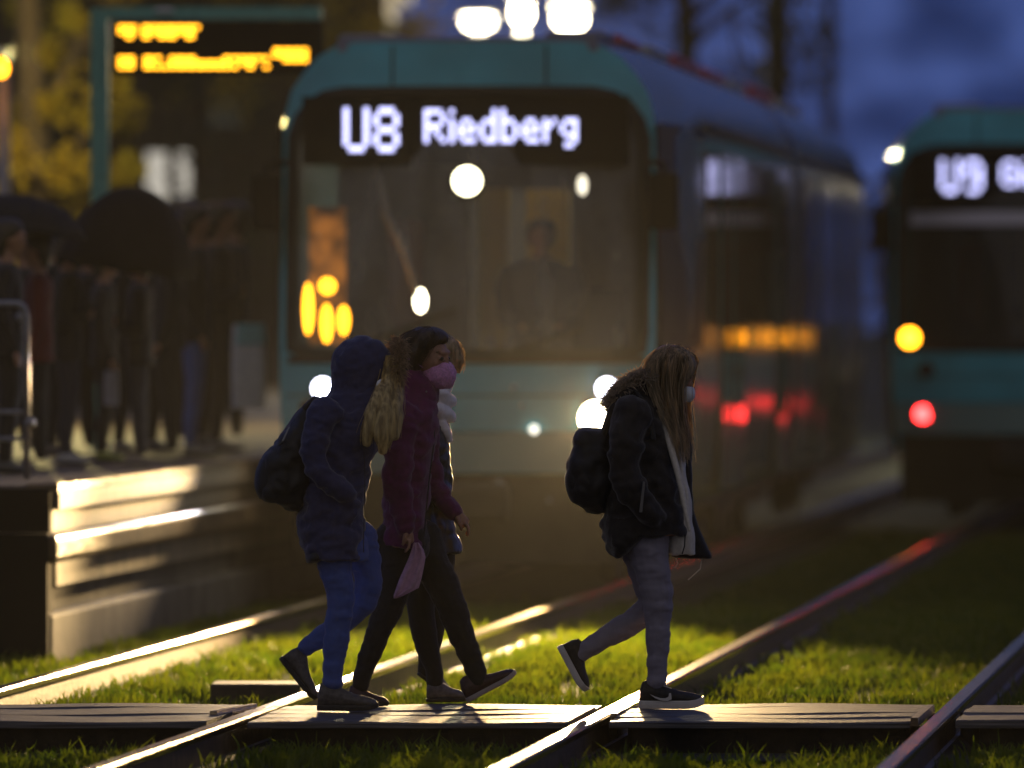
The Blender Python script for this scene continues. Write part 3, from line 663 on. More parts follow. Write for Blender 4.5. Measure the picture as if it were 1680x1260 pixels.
    for z in (-46, 46): MB().tube([f.w(500,670,z), f.w(515,655,z*1.1), f.w(545,662,z*1.2), f.w(560,700,z*1.15)], .014, 6).build('strap', bk, root2, bo)
    MB().tube([f.w(446,742,-20), f.w(466,722,-66), f.w(476,700,-58)], .004, 5).build('zip', M['grey'], root2, bo)
girl_navy()

# ------------------------------------------------------------------ girl in maroon
def girl_maroon():
    f = Fig(36.72); org = f.w(690, 1156); org.z = 0
    torso = [(640,648,716,44),(660,640,718,58),(690,632,719,72),(720,630,718,75),(770,631,709,74),(835,628,702,76),(878,623,699,78),(897,620,697,78)]
    armN = [(668,682,-58,28),(658,720,-74,26),(654,788,-84,24),(660,830,-80,20),(667,866,-76,16)]
    armF = [(692,690,58,26),(698,735,72,24),(706,790,80,22),(726,822,74,18),(746,842,66,15)]
    legN = [(652,880,-30,36,34),(652,930,-31,31,32),(646,975,-32,25,27),(622,1035,-32,21,22),(600,1090,-32,16,17),(593,1122,-32,15,16)]
    legF = [(690,880,30,34,34),(712,935,31,30,31),(738,990,32,26,27),(760,1050,32,22,22),(780,1100,32,17,17),(785,1118,32,15,16)]
    b = MB(); rot, k = head(f, b, 698, 583, 42, 22, 6)
    f.limb([(684,615,0,19),(680,660,0,25)], 4, 14, b); f.slab([(a,c+9,d-9,e-9) for a,c,d,e in torso[1:]], b=b)
    for L in (armN, armF, legN, legF): f.limb([(*p[:3], *[max(q-8,3) for q in p[3:]]) for p in L], b=b)
    hand(f, b, (667,864), (672,888), 9.5, -76, .55, 1); hand(f, b, (744,842), (764,862), 10, 66, .6, 1)
    root = solid(b, 'person', SKIN, None, org, .0042, 3); root.location = org
    tag(root, 'girl in maroon coat with dark hair and pink face mask holding pink cloth', 'person', 'girls walking over the track crossing')
    eyes(f, rot, k, root, org, EYE_M)
    mar = fabric('maroon_softshell', (.12,.003,.075), .6, .25); blk = fabric('black_trousers', (.008,.007,.008), .35, .3); pink = fabric('pink_mask', (.66,.30,.58), .2, .35, vscale=70)
    b = f.slab(torso); f.limb(armN, b=b); f.limb(armF, b=b); coat = solid(b, 'coat', mar, root, org, .006, 9, .013, 11, (1,1,1.3))
    b = f.slab([(606,652,690,36),(618,648,706,42),(636,646,719,46),(652,646,719,50),(664,650,712,48)], e=2.2); solid(b, 'collar', mar, root, org, .006, 3, .009, 14)
    MB().tube([f.w(712,660,-30), f.w(713,720,-40), f.w(704,790,-45), f.w(695,890,-45)], .003, 5).build('zip', blk, coat, org)
    MB().ball(f.w(700,642,-46), .004).build('snap', M['grey'], coat, org)
    b = f.limb(legN); f.limb(legF, b=b); f.slab([(860,630,700,62),(890,632,706,62),(915,640,700,50)], b=b); solid(b, 'trousers', blk, root, org, .0055, 3, .006, 15, (1,1,1.3))
    b = f.slab([(537,684,716,14),(543,670,728,28),(552,660,737,36),(562,655,734,40),(572,653,716,42),(584,654,703,42),(596,658,697,40),(608,664,690,36),(616,668,684,28)], e=2.1); 
    hr = solid(b, 'hair', BROWN, root, org, .005, 2, .004, 25, (1,1,1))
    gd = [[(700,540,0),(722,550,-16),(728,562,-26)],[(700,540,-10),(672,553,-34),(662,580,-40),(668,604,-38)],[(705,541,-14),(694,560,-38),(688,585,-42),(682,606,-40)],[(700,538,0),(666,550,-10),(655,580,0),(662,606,0)],[(705,540,-10),(712,553,-32),(702,574,-42),(690,598,-42)],[(700,538,10),(726,550,18),(734,564,22)]]
    strands(f, gd, 420, (4,2.5), .6, wave=2).build('loose_hair', BROWN, hr, org)
    b = f.slab([(594,704,741,22),(602,694,746,30),(612,686,749,34),(622,688,748,33),(631,696,744,28),(638,708,738,18)], e=2.0)
    mk = solid(b, 'face_mask', pink, root, org, .0045, 2, .003, 40)
    MB().tube([f.w(694,603,-34), f.w(680,592,-38), f.w(668,588,-40)], .0018, 5).build('ear_loop', pink, mk, org)
    b = MB()
    for s in (-1,1): b.tube([f.w(*rot(k*36,-k*7,k*s*6)), f.w(*rot(k*34,-k*10,k*s*13)), f.w(*rot(k*27,-k*8,k*s*21))], .0022, 5)
    b.build('eyebrows', BROWN, root, org)
    for s in (-1,1): MB().tube([f.w(*rot(k*38,k*4,k*s*8)), f.w(*rot(k*37.5,k*5.5,k*s*13)), f.w(*rot(k*32,k*3.5,k*s*19))], .002, 5).build('eyelash', BROWN, root, org)
    dk = mat('dark_shoe', (.045,.018,.02), .5, var=.3, vscale=40); sl = mat('pale_sole', (.38,.33,.33), .6)
    shoe(f, (572,1156), 2, 66, -32, 34, 15, root, org, dk, blk)
    shoe(f, (768,1154), -28, 92, 32, 40, 16, root, org, dk, sl)
    # cloth in her hand: its own thing
    co = f.w(670, 930, -84); poly = [(684,886,690),(698,912,676),(694,938,664),(690,960,656),(680,966,648),(664,972,648),(650,977,648)]
    rows = [(888,680,688),(900,676,696),(912,672,699),(930,664,696),(948,656,692),(962,651,688),(974,647,664),(979,647,652)]
    b = MB(); 
    for side in (0,): 
        rr = []
        for i,(y,xl,xh) in enumerate(rows):
            n = 10; up = [f.w(xl+(xh-xl)*j/n, y, -84 + 5*math.sin(j*1.3+i*.5)) for j in range(n+1)]; dn = [f.w(xl+(xh-xl)*j/n, y, -81.5 + 5*math.sin(j*1.3+i*.5)) for j in range(n,-1,-1)]
            rr.append(up+dn)
        b.rings(rr)
    o = b.build('cloth', fabric('pink_cloth', (.62,.36,.52), .2, .2), None, co, True); o.location = co; tag(o, 'pale pink folded cloth hanging from the hand of the maroon coat girl', 'cloth')
girl_maroon()

# ------------------------------------------------------------------ girl in black behind her
def girl_black():
    f = Fig(37.12); org = f.w(715, 1150); org.z = 0
    torso = [(690,660,736,46),(705,655,740,62),(740,652,740,70),(790,652,741,70),(850,652,744,72),(886,655,752,74),(906,660,758,74)]
    armN = [(690,700,-58,24),(686,740,-70,22),(684,790,-76,20),(696,840,-70,17),(706,868,-66,14)]
    armF = [(700,700,58,24),(704,740,70,22),(704,790,76,20),(712,840,70,17),(718,868,66,14)]
    legN = [(702,890,-30,34,32),(696,940,-31,29,30),(690,985,-31,24,25),(698,1045,-31,21,21),(712,1095,-31,15,16),(714,1120,-31,14,15)]
    legF = [(716,890,30,34,32),(716,940,31,28,30),(714,985,31,24,25),(706,1045,31,20,20),(700,1085,31,15,15),(696,1105,31,13,14)]
    b = MB(); rot, k = head(f, b, 714, 590, 40, 0, 8)
    f.limb([(702,622,0,19),(698,670,0,24)], 4, 14, b); f.slab([(a,c+9,d-9,e-9) for a,c,d,e in torso[1:]], b=b)
    for L in (armN, armF, legN, legF): f.limb([(*p[:3], *[max(q-8,3) for q in p[3:]]) for p in L], b=b)
    hand(f, b, (706,868), (712,890), 9, -66, .5); hand(f, b, (718,868), (724,890), 9, 66, .5)
    root = solid(b, 'person', SKIN, None, org, .006, 3); root.location = org
    tag(root, 'girl in black jacket and white scarf half hidden behind the maroon coat', 'person', 'girls walking over the track crossing')
    eyes(f, rot, k, root, org, EYE_M)
    blk = mat('black_leather', (.012,.011,.011), .35, var=.3, bump=.3, bscale=40, sheen=.2); tro = fabric('dark_leggings', (.010,.009,.011), .4)
    b = f.slab(torso); f.limb(armN, b=b); f.limb(armF, b=b); solid(b, 'jacket', blk, root, org, .006, 6, .012, 13)
    b = f.limb(legN); f.limb(legF, b=b); solid(b, 'leggings', tro, root, org, .006, 2, .004, 12)
    b = f.slab([(545,700,728,14),(552,684,742,30),(565,674,752,38),(580,670,757,41),(593,672,757,40),(604,676,752,37),(612,684,742,30)], e=2.1); f.limb([(740,570,-20,16),(752,592,-22,10),(752,610,-20,4)], b=b)
    hr = solid(b, 'hair', LBROWN, root, org, .005, 2, .004, 25); strands(f, [[(715,546,0),(745,562,-20),(755,590,-24),(753,612,-22)],[(715,546,0),(748,565,10),(757,590,8),(755,608,6)],[(715,546,0),(690,562,-30),(678,600,-34),(680,650,-34)]], 200, (4,3), .6).build('loose_hair', LBROWN, hr, org)
    b = f.slab([(640,705,739,22),(632,712,736,14)]); f.slab([(628,708,745,20),(642,704,741,28),(650,704,736,26)], b=b)
    solid(b, 'face_mask', MASKW, root, org, .005)
    b = f.limb([(688,640,-30,12),(716,646,-46,11),(734,654,-30,10),(738,660,0,10),(734,656,30,11),(710,648,46,12)], b=MB())
    f.limb([(688,664,-30,13),(716,672,-48,12),(732,680,-30,12),(736,684,0,12),(730,680,30,12),(706,668,46,12)], b=b); f.slab([(640,682,730,30),(690,682,730,36)], b=b)
    f.limb([(712,688,-44,11,8),(728,704,-40,11,8),(736,722,-36,7,6)], b=b); solid(b, 'scarf', WHITE, root, org, .006, 2, .007, 18)
    gs = mat('grey_shoe', (.14,.13,.14), .6, var=.3, vscale=50); shoe(f, (700,1150), 0, 70, -31, 38, 15, root, org, gs, blk); shoe(f, (684,1108), 38, 66, 31, 36, 15, root, org, gs, blk)
girl_black()

# ------------------------------------------------------------------ girl in the dark parka, on the right
def girl_parka():
    f = Fig(36.45); org = f.w(1080, 1161); org.z = 0
    torso = [(640,1035,1082,40),(655,1015,1084,58),(680,1002,1092,72),(710,996,1100,76),(750,992,1112,77),(800,991,1120,76),(840,989,1126,78),(866,985,1130,80),(878,986,1130,81)]
    armN = [(1040,675,-64,32),(1028,712,-80,30),(1024,765,-90,28),(1040,808,-88,25),(1066,838,-80,22),(1078,852,-56,17)]
    armF = [(1060,680,64,28),(1056,712,76,26),(1054,765,84,24),(1062,808,76,21),(1072,832,60,18),(1076,842,40,15)]
    legN = [(1062,870,-32,38,36),(1064,905,-33,34,35),(1072,945,-34,29,30),(1079,985,-34,25,26),(1079,1030,-34,20.5,21),(1078,1080,-34,18,18),(1077,1118,-34,16,17)]
    legF = [(1046,870,30,36,34),(1052,905,31,32,32),(1064,950,32,28,28),(1070,990,32,25,25),(1040,1020,32,22,22),(998,1044,32,19,19),(962,1068,32,16,16),(950,1076,32,14,15)]
    b = MB(); rot, k = head(f, b, 1102, 606, 39, 0, 22)
    f.limb([(1084,634,0,18),(1070,675,0,24)], 4, 14, b); f.slab([(a,c+9,d-12,e-9) for a,c,d,e in torso[1:]], b=b)
    for L in (armN, armF, legN, legF): f.limb([(*p[:3], *[max(q-8,3) for q in p[3:]]) for p in L], b=b)
    hand(f, b, (1074,840), (1074,860), 9, -40, .3); hand(f, b, (1078,838), (1078,858), 9, 36, .3)
    root = solid(b, 'person', SKIN, None, org, .0055, 3); root.location = org
    tag(root, 'girl in dark open parka and grey jeans with long hair and backpack, walking alone', 'person', 'girls walking over the track crossing')
    eyes(f, rot, k, root, org, EYE_M)
    pk = fabric('dark_parka', (.022,.016,.013), .8, .3); gj = fabric('grey_jeans', (.26,.235,.30), .4, .1, bscale=400, vscale=20); lin = fabric('pale_lining', (.72,.66,.6), .3, .15); dk = fabric('dark_bag', (.016,.013,.012), .5, rough=.6)
    b = f.slab(torso); f.limb(armN, b=b); f.limb(armF, b=b); f.slab([(845,989,1070,80),(875,986,1066,82),(895,993,1050,80),(908,1000,1034,72),(914,1008,1020,60)], b=b)
    coat = solid(b, 'parka', pk, root, org, .006, 9, .015, 10, (1,1,1.2))
    b = f.slab([(690,1098,1128,16),(730,1106,1136,18),(780,1112,1137,18),(838,1114,1140,20),(868,1108,1149,24),(895,1104,1160,26),(910,1102,1167,26),(917,1102,1170,24)], zc=62, e=3); solid(b, 'open_flap', pk, coat, org, .006, 2, .004, 12)
    b = f.slab([(652,1074,1090,30),(680,1082,1102,34),(720,1096,1116,36),(770,1106,1126,40),(830,1112,1134,44),(868,1100,1138,46),(895,1094,1140,42),(910,1093,1141,36)], zc=4, e=3); solid(b, 'fleece_lining', lin, coat, org, .005, 1, .006, 16, (2,1,.6))
    f.limb([(1081,660,-36,6),(1096,720,-50,6),(1112,780,-60,5),(1124,838,-66,4),(1130,868,-66,3)], 5, 8).build('fleece_edge', lin, coat, org, True)
    MB().tube([f.w(1123,876,-46), f.w(1122,895,-47), f.w(1118,908,-45)], .003, 5).build('zip', pk, coat, org)
    for pts in ([(1109,916,10),(1112,925,8),(1107,932,8)],[(1153,916,60),(1150,935,56),(1130,953,52)]): MB().tube([f.w(*p) for p in pts], .003, 5).build('drawcord', lin, coat, org)
    MB().add([f.w(1055,788,-117), f.w(1057,788,-117), f.w(1052,838,-113), f.w(1047,838,-113)], [(0,1,2,3)]); bevel(MB().rings([[f.w(1053,788,-115),f.w(1057,788,-115),f.w(1057,788,-112),f.w(1053,788,-112)],[f.w(1047,838,-113),f.w(1052,838,-113),f.w(1052,838,-108),f.w(1047,838,-108)]]).build('sleeve_stripe', mat('grey_stripe', (.16,.15,.15), .5), coat, org), .001)
    b = f.limb([(1066,632,0,16,44),(1046,638,0,16,56),(1024,648,0,18,58),(1008,668,0,16,50)], 5, 20); hd = solid(b, 'hood', pk, root, org, .006, 2, .006, 14)
    sp = [(1064-62*t, 622+ (44*t*t), z, 8) for t in [i/14 for i in range(15)] for z in (-44,-22,0,22,44)]
    fur(f, sp, 3000, 15, 1.3, bias=(-.2,-.9,0)).build('fur_trim', mat('fur_dark', (.6,.5,.38), .6, trans=.7, var=.4, vscale=90), hd, org)
    b = f.limb(legN); f.limb(legF, b=b); f.slab([(850,1010,1094,62),(880,1014,1096,62),(910,1022,1094,56)], b=b); solid(b, 'jeans', gj, root, org, .005, 3, .0065, 13, (.8,1,1.5))
    # hair
    b = f.slab([(569,1100,1118,12),(574,1086,1128,24),(584,1074,1138,34),(598,1065,1143,40),(612,1063,1138,42),(628,1064,1130,42),(645,1068,1124,41),(662,1076,1122,39),(685,1085,1124,30),(710,1098,1126,22),(735,1106,1126,12)], e=2.1)
    hr = solid(b, 'hair', LBROWN, root, org, .005, 2, .006, 20, (2,2,.45))
    gd = [[(1100,570,-4),(1075,590,-34),(1068,625,-42),(1082,670,-44),(1104,715,-50),(1116,752,-52)],[(1105,570,-8),(1100,590,-42),(1096,630,-46),(1104,680,-46),(1116,725,-48),(1122,760,-50)],[(1110,570,-6),(1122,590,-36),(1114,630,-44),(1116,680,-40),(1124,720,-40),(1126,752,-40)],
          [(1110,570,4),(1136,586,10),(1134,612,34),(1126,660,34),(1128,700,30),(1129,735,28)],[(1100,570,4),(1074,590,30),(1066,625,36),(1080,668,40),(1100,710,36)],[(1105,569,0),(1086,576,-8),(1066,600,-6),(1068,640,-8),(1080,668,-10)]]
    strands(f, gd, 140, (6,7), .8, wave=4, b=strands(f, gd, 900, (3.5,4.5), .65, wave=2)).build('loose_hair', LBROWN, hr, org)
    b = f.slab([(634,1117,1137,18),(642,1112,1141,24),(652,1110,1140,25),(660,1112,1134,19)], e=2.); solid(b, 'face_mask', MASKW, root, org, .005, 2, .002, 30)
    sn = mat('black_sneaker', (.02,.016,.014), .6, var=.3, vscale=60, bump=.3, bscale=200); so = mat('white_sole', (.6,.57,.56), .5)
    o, P = shoe(f, (1049,1161), 0, 104, -34, 46, 17, root, org, sn, so, sole_h=.13)
    # pale curved tick mark on its side
    top = [(.20,27),(.28,22),(.40,19),(.52,23),(.66,33),(.50,18),(.42,13),(.32,14),(.24,20)]
    up = [(.16,24),(.24,20.5),(.32,18),(.40,17.5),(.45,20),(.46,26)]; lo = [(.16,24),(.24,18),(.32,14.5),(.42,13),(.50,16),(.49,26)]
    rr = [[P(a[0],a[1],-19.2), P(c[0],c[1],-19.2), P(c[0],c[1],-14), P(a[0],a[1],-14)] for a, c in zip(up, lo)]
    MB().rings(rr).build('side_mark', so, o, org)
    MB().tube([P(.30,44,-4), P(.36,47,-10), P(.42,40,-12), P(.36,38,-8), P(.5,33,-4)], .0025, 5).build('lace', so, o, org)
    shoe(f, (914,1064), 62, 84, 32, 40, 16, root, org, sn, so, sole_h=.13)
    bo = f.w(965, 838); bp = f.slab([(704,950,992,36),(712,943,1004,48),(740,938,1008,58),(775,930,1010,62),(800,931,1008,62),(820,937,1004,58),(832,948,1000,50),(840,962,994,38)], e=3.2)
    r2 = solid(bp, 'backpack', dk, None, bo, .007, 3, .013, 12); r2.location = bo; tag(r2, 'dark backpack with sunlit-looking rim on the back of the parka girl', 'backpack'); r2['label'] = 'dark backpack rim-lit by headlights on the back of the parka girl'
    f.slab([(766,932,970,48),(785,926,972,52),(808,930,970,50),(824,938,966,44)], e=3.).build('front_pocket', dk, r2, bo, True)
    for z in (-48, 48): MB().tube([f.w(990,712,z), f.w(1004,668,z*1.1), f.w(1040,640,z*1.15), f.w(1066,672,z*1.3), f.w(1070,720,z*1.5)], .014, 6).build('strap', dk, r2, bo)
girl_parka()

# ------------------------------------------------------------------ tram driver
def driver():
    f = Fig(53.5); k = f.s/383.*.98; cx, cy = 888, 388; org = f.w(cx, cy + 330*k); X = lambda a: cx + a*k; Y = lambda a: cy + a*k
    b = MB(); rot, kk = head(f, b, cx, cy, 40*k, 78, 4)
    P = lambda L: [(X(p[0]), Y(p[1]), p[2]*k, *[q*k for q in p[3:]]) for p in L]
    S = lambda L: [(Y(a), X(-c), X(c), h*k, z*k) for a, c, h, z in L]
    f.limb(P([(0,34,4,19),(0,75,10,24)]), 4, 12, b)
    torso = [(52,26,24,8),(66,60,34,10),(84,82,42,10),(140,80,44,8),(210,72,44,6),(270,78,48,6)]
    arms = [P([(s*80,90,8,26),(s*92,150,0,24),(s*84,205,-50,20),(s*56,215,-120,16)]) for s in (-1,1)]
    legs = [P([(s*36,280,0,36),(s*40,278,-90,32),(s*40,285,-150,27),(s*40,350,-158,22),(s*40,420,-160,18)]) for s in (-1,1)]
    f.slab(S([(a,c-6,h-6,z) for a,c,h,z in torso]), b=b)
    for L in arms + legs: f.limb([(*p[:3], p[3]-3*k) for p in L], 4, 10, b)
    for s_, L in zip((-1,1), arms): hand(f, b, L[-1][:2], (L[-1][0]-s_*14*k, L[-1][1]+8*k), 9*k, L[-1][2], .5)
    root = solid(b, 'person', SKIN, None, org, .014, 3); root.location = org; tag(root, 'driver in dark jacket sitting behind the windscreen of the lit tram', 'person')
    b = f.slab(S(torso)); [f.limb(L, 4, 12, b) for L in arms]; solid(b, 'jacket', fabric('driver_jacket', (.02,.022,.03), .3), root, org, .013, 2, .008, 10)
    b = MB(); [f.limb(L, 4, 12, b) for L in legs]; solid(b, 'trousers', fabric('driver_trousers', (.015,.015,.018), .3), root, org, .013, 2)
    b = f.slab([(Y(-44),X(-16),X(16),16*k,8*k),(Y(-34),X(-32),X(32),32*k,8*k),(Y(-16),X(-37),X(37),36*k,10*k),(Y(4),X(-36),X(36),28*k,20*k),(Y(24),X(-30),X(30),22*k,24*k)], e=2.1); solid(b, 'hair', BROWN, root, org, .012, 2)
driver()

# ------------------------------------------------------------------ crowd on the platform
CP = .797
def bystander(x, d, hgt, coat_c, leg_c, shoe_c, label, face=1, hair_c=(.04,.03,.02), coat_len=.52, arm='down'):
    f = Fig(d); k = hgt*f.s/640.; fy = 520 + (EYE-CP)*f.s                # feet line in pixels
    X = lambda a: x + a*k*face; Y = lambda a: fy - (640-a)*k
    org = f.w(x, fy); org.z = CP
    def L(P): return [(X(p[0]), Y(p[1]), p[2]*k, *[q*k for q in p[3:]]) for p in P]
    def S(P): return [(Y(a), *sorted((X(c), X(e))), h*k) for a, c, e, h in P]
    torso = S([(108,-24,20,30),(122,-36,30,62),(150,-42,36,76),(220,-40,38,72),(290,-42,40,74),(340+ (coat_len-.5)*600,-46,42,76)])
    hx = 34 if arm == 'up' else 0
    arms = [L([(-4,138,s*70,24),(-10,200,s*86,21),(-6,258,s*88,18),(14,310,s*84,15) if arm == 'down' else (40,235,s*70,15),(24,336,s*80,12) if arm == 'down' else (58,205,s*50,12)]) for s in (-1,1)]
    legs = [L([(0,320,s*34,36),(4,420,s*36,28),(2,470,s*36,24),(-4,540,s*38,21),(-8,606,s*38,16)]) for s in (-1,1)]
    b = MB(); rot, kk = head(f, b, X(4), Y(44), 42*k, 0 if face > 0 else 180, 8)
    f.limb([(X(-4),Y(80),0,18*k),(X(-4),Y(130),0,24*k)], 4, 12, b); f.slab([(a,c+7*k,e-7*k,h-7*k) for a,c,e,h in torso[1:-1]], b=b)
    for P in arms + legs: f.limb([(*p[:3], max(p[3]-3*k,2)) for p in P], 4, 10, b)
    for s, P in zip((-1,1), arms): hand(f, b, P[-1][:2], (P[-1][0]+6*k*face, P[-1][1]+22*k), 9*k, P[-1][2], .4)
    root = solid(b, 'person', SKIN, None, org, .014, 3); root.location = org; tag(root, label, 'person', 'people waiting on the platform')
    c = fabric('coat', coat_c, .3); b = f.slab(torso); [f.limb(P, 4, 12, b) for P in arms]; solid(b, 'coat', c, root, org, .013, 2, .008, 10)
    b = MB(); [f.limb(P, 4, 12, b) for P in legs]; solid(b, 'trousers', fabric('trousers', leg_c, .3), root, org, .013, 2, .006, 10)
    b = f.slab(S([(-2,-22,16,14),(8,-38,32,30),(24,-44,40,36),(42,-45,30,37),(60,-42,6,36),(80,-36,-6,32),(96,-30,-8,22)]), e=2.1); solid(b, 'hair', mat('hair', hair_c, .45, var=.3), root, org, .012, 2)
    sm = mat('shoe', shoe_c, .5)
    for s in (-1,1): shoe(f, (X(-26), fy), 0 if face > 0 else 180, 86*k, s*38*k, 36*k, 15*k, root, org, sm, M['black'])[0]
    return f, k, X, Y
BLK = (.012,.012,.014)
bystander(14, 47.6, 1.42, (.014,.012,.012), BLK, (.1,.1,.1), 'person in black coat behind the steel railing at the frame edge', 1)
bystander(62, 49.2, 1.36, (.13,.01,.012), BLK, (.35,.18,.14), 'person with dark red jacket front between railing and white-shoed neighbour', -1)
bystander(112, 50.5, 1.38, BLK, (.02,.025,.05), (.5,.5,.5), 'person in black with white trainers beside the dark red jacket', 1, arm='up')
bystander(172, 51.5, 1.3, (.016,.014,.014), BLK, (.35,.4,.1), 'person in black coat with yellow-green shoes beside the white handbag', 1)
bystander(228, 50.8, 1.3, (.010,.010,.012), (.03,.035,.06), (.45,.42,.36), 'person in long black coat under the large black umbrella', -1, arm='up')
bystander(278, 52.6, 1.5, (.012,.012,.012), BLK, (.32,.38,.12), 'person in dark coat and lime shoes right of the large umbrella', -1)
bystander(318, 53.6, 1.58, (.015,.015,.017), (.07,.14,.42), (.4,.38,.33), 'person in dark jacket and blue jeans in the waiting crowd', 1)
bystander(360, 55.5, 1.62, (.014,.012,.013), BLK, (.3,.28,.25), 'tall person in dark clothes holding a white and teal bag near the tram', 1, arm='up')

for a in ((-14,50.6,1.44,(.013,.013,.015),BLK,(.1,.1,.1),'dark figure at the frame edge under the slate umbrella',1),
          (40,52.2,1.42,(.016,.013,.012),BLK,(.2,.2,.2),'dark figure right behind the railing corner post',-1,'up'),
          (90,53.8,1.46,(.012,.012,.012),(.016,.016,.02),(.2,.18,.17),'dark hooded figure between the slate and the black umbrella',1),
          (142,54.2,1.4,(.014,.014,.018),BLK,(.2,.2,.2),'dark figure under the left half of the black umbrella',-1,'up'),
          (200,55.0,1.42,BLK,BLK,(.3,.3,.28),'dark figure in the second row under the black umbrella',1),
          (254,55.6,1.5,(.012,.011,.011),BLK,(.2,.2,.2),'dark figure at the right rim of the black umbrella',1,'up'),
          (298,57.0,1.66,(.014,.013,.013),BLK,(.2,.2,.2),'tall dark figure standing behind the blue jeans person',-1),
          (338,57.6,1.62,(.03,.012,.012),BLK,(.2,.2,.2),'figure with dim red jacket behind the bag carrier',1),
          (384,58.5,1.66,(.012,.012,.012),BLK,(.2,.2,.2),'dark figure closest to the tram mirror',-1)):
    bystander(*a[:8], arm=a[8] if len(a) > 8 else 'down', coat_len=random.choice((.48,.54,.6)))

def umbrella(cx, cy, d, rpx, hpx, tilt, label, col):
    c = Fig(d).w(cx, cy); r = rpx/F*d; h = hpx/F*d
    root = empty('umbrella', c); root.rotation_euler = (0, R(tilt), 0)
    n = 8; b = MB(); rr = []
    for i in range(10):
        t = max(i/9, .01); ring = []
        for j in range(n*6):
            a = 2*math.pi*j/(n*6); q = abs(((j/6) % 1)-.5)*2; sag = 1 - .07*t*(1-q*q)
            ring.append((r*math.sin(t*1.35)/math.sin(1.35)*math.cos(a)*sag, r*math.sin(t*1.35)/math.sin(1.35)*math.sin(a)*sag, h*(math.cos(t*1.35)-math.cos(1.35))/(1-math.cos(1.35)) + .02*t*t*(1-q)))
        rr.append(ring)
    b.rings(rr, cap=False); o = b.build('canopy', mat('umbrella_cloth', col, .85, var=.2, spec=.15), root, smooth=True); sd = o.modifiers.new('thick', 'SOLIDIFY'); sd.thickness = .003
    MB().tube([(0,0,h+.05),(0,0,h-.75)], .008, 8).build('shaft', M['black'], root); MB().tube([(0,0,h-.7),(0,0,h-.82),(.02,0,h-.86)], .014, 8).build('handle', M['black'], root)
    b = MB()
    for j in range(n):
        a = 2*math.pi*j/n; b.tube([(0,0,h-.02),(r*.55*math.cos(a),r*.55*math.sin(a),h*.62),(r*.97*math.cos(a),r*.97*math.sin(a),.02)], .004, 4)
    b.build('ribs', M['black'], root); tag(root, label, 'umbrella', 'umbrellas over the waiting crowd')
umbrella(206, 448, 50.2, 114, 142, 8, 'large black umbrella raised over the middle of the waiting crowd', (.006,.006,.009))
umbrella(24, 386, 49.0, 118, 66, 4, 'slate grey umbrella cut off by the frame edge', (.018,.020,.026))

# bags
def bag(cx, cy, d, w, h, m1, m2, label, split=.25):
    f = Fig(d); o0 = f.w(cx, cy + h/2); b = f.slab([(cy-h/2+3,cx-w/2+2,cx+w/2-2,w*.22),(cy,cx-w/2,cx+w/2,w*.28),(cy+h/2,cx-w/2+1,cx+w/2-1,w*.25)], e=4)
    o = b.build('shopping_bag', m1, None, o0); o.location = o0; tag(o, label, 'bag')
    if m2: f.slab([(cy-h/2+1,cx-w/2+6,cx+w/2,w*.24),(cy-h/2+h*split,cx-w/2+4,cx+w/2+1,w*.30)], e=4).build('top_band', m2, o, o0)
    MB().tube([f.w(cx-w*.25,cy-h/2,0), f.w(cx-w*.2,cy-h/2-h*.3,0), f.w(cx+w*.2,cy-h/2-h*.3,0), f.w(cx+w*.25,cy-h/2,0)], .006, 6).build('handle', M['black'], o, o0)
bag(408, 600, 54.6, 56, 140, fabric('bag_white', (.85,.87,.9), .1), fabric('bag_teal', (.25,.6,.6), .1), 'tall white bag with teal top band held beside the tram')
bag(183, 635, 50.9, 26, 60, fabric('handbag_white', (.75,.72,.78), .1), None, 'small pale handbag hanging among the black coats')

# platform railing
def railing():
    d = 46.3; f = Fig(d); root = empty('railing', f.w(40, 770)); o = root.location
    b = MB(); b.tube([f.w(-60,498), f.w(30,498), f.w(40,504), f.w(44,520), f.w(44,795)], .017, 10); b.build('frame_tube', M['grey'], root, o, True)
    for y in (676, 720): MB().tube([f.w(-60,y), f.w(43,y)], .012, 8).build('crossbar', M['grey'], root, o, True)
    MB().ball(f.w(50,693,-4), .03).build('bracket', M['grey'], root, o, True); MB().ball(f.w(32,520,-4), .022).build('bracket', M['grey'], root, o, True)
    tag(root, 'grey steel tube railing at the near end of the platform', 'railing')
railing()

# departure board
def board():
    d = 56.; f = Fig(d); o = f.w(164, 770); root = empty('departure_board', o)
    b = MB(); p = f.w(164, 0); 
    MB().box(p.x-.058, p.x+.058, d-.06, d+.06, CP, f.w(0,14).z).build('post', M['green'], root, o)
    q0, q1 = f.w(150,12), f.w(528,32); MB().box(p.x+.058, q1.x, d-.05, d+.05, q1.z, q0.z).build('top_beam', M['green'], root, o)
    a, c = f.w(186,36), f.w(531,122); cs = MB().box(a.x, c.x, d-.12, d+.08, c.z, a.z).build('display_case', M['black'], root, o)
    rnd = random.Random(3)
    def row(xs, y0, y1):
        b = MB()
        for x0, x1 in xs:
            x = x0
            while x < x1 - 2:
                w = rnd.choice((9,11,13)); 
                for k in range(3):
                    if rnd.random() < .85:
                        yy = y0 + (y1-y0)*(k+.15)/3; yb = y0 + (y1-y0)*(k+.85)/3; l, r = f.w(x, yb), f.w(min(x+w,x1), yy)
                        b.box(l.x, r.x, d-.13, d-.121, l.z, r.z)
                x += w + 3
        b.build('led_row', M['amb'], root, o)
    row([(196,226),(236,328)], 42, 65); row([(196,224),(238,442)], 93, 114); row([(450,505)], 80, 103)
    MB().ball(f.w(270,18,-14), (.07,.03,.02)).build('beam_lamp', mat('pale_lamp', (.7,.7,.65), .4), root, o)
    tag(root, 'departure board on a green post with two rows of amber lettering', 'departure board')
board()

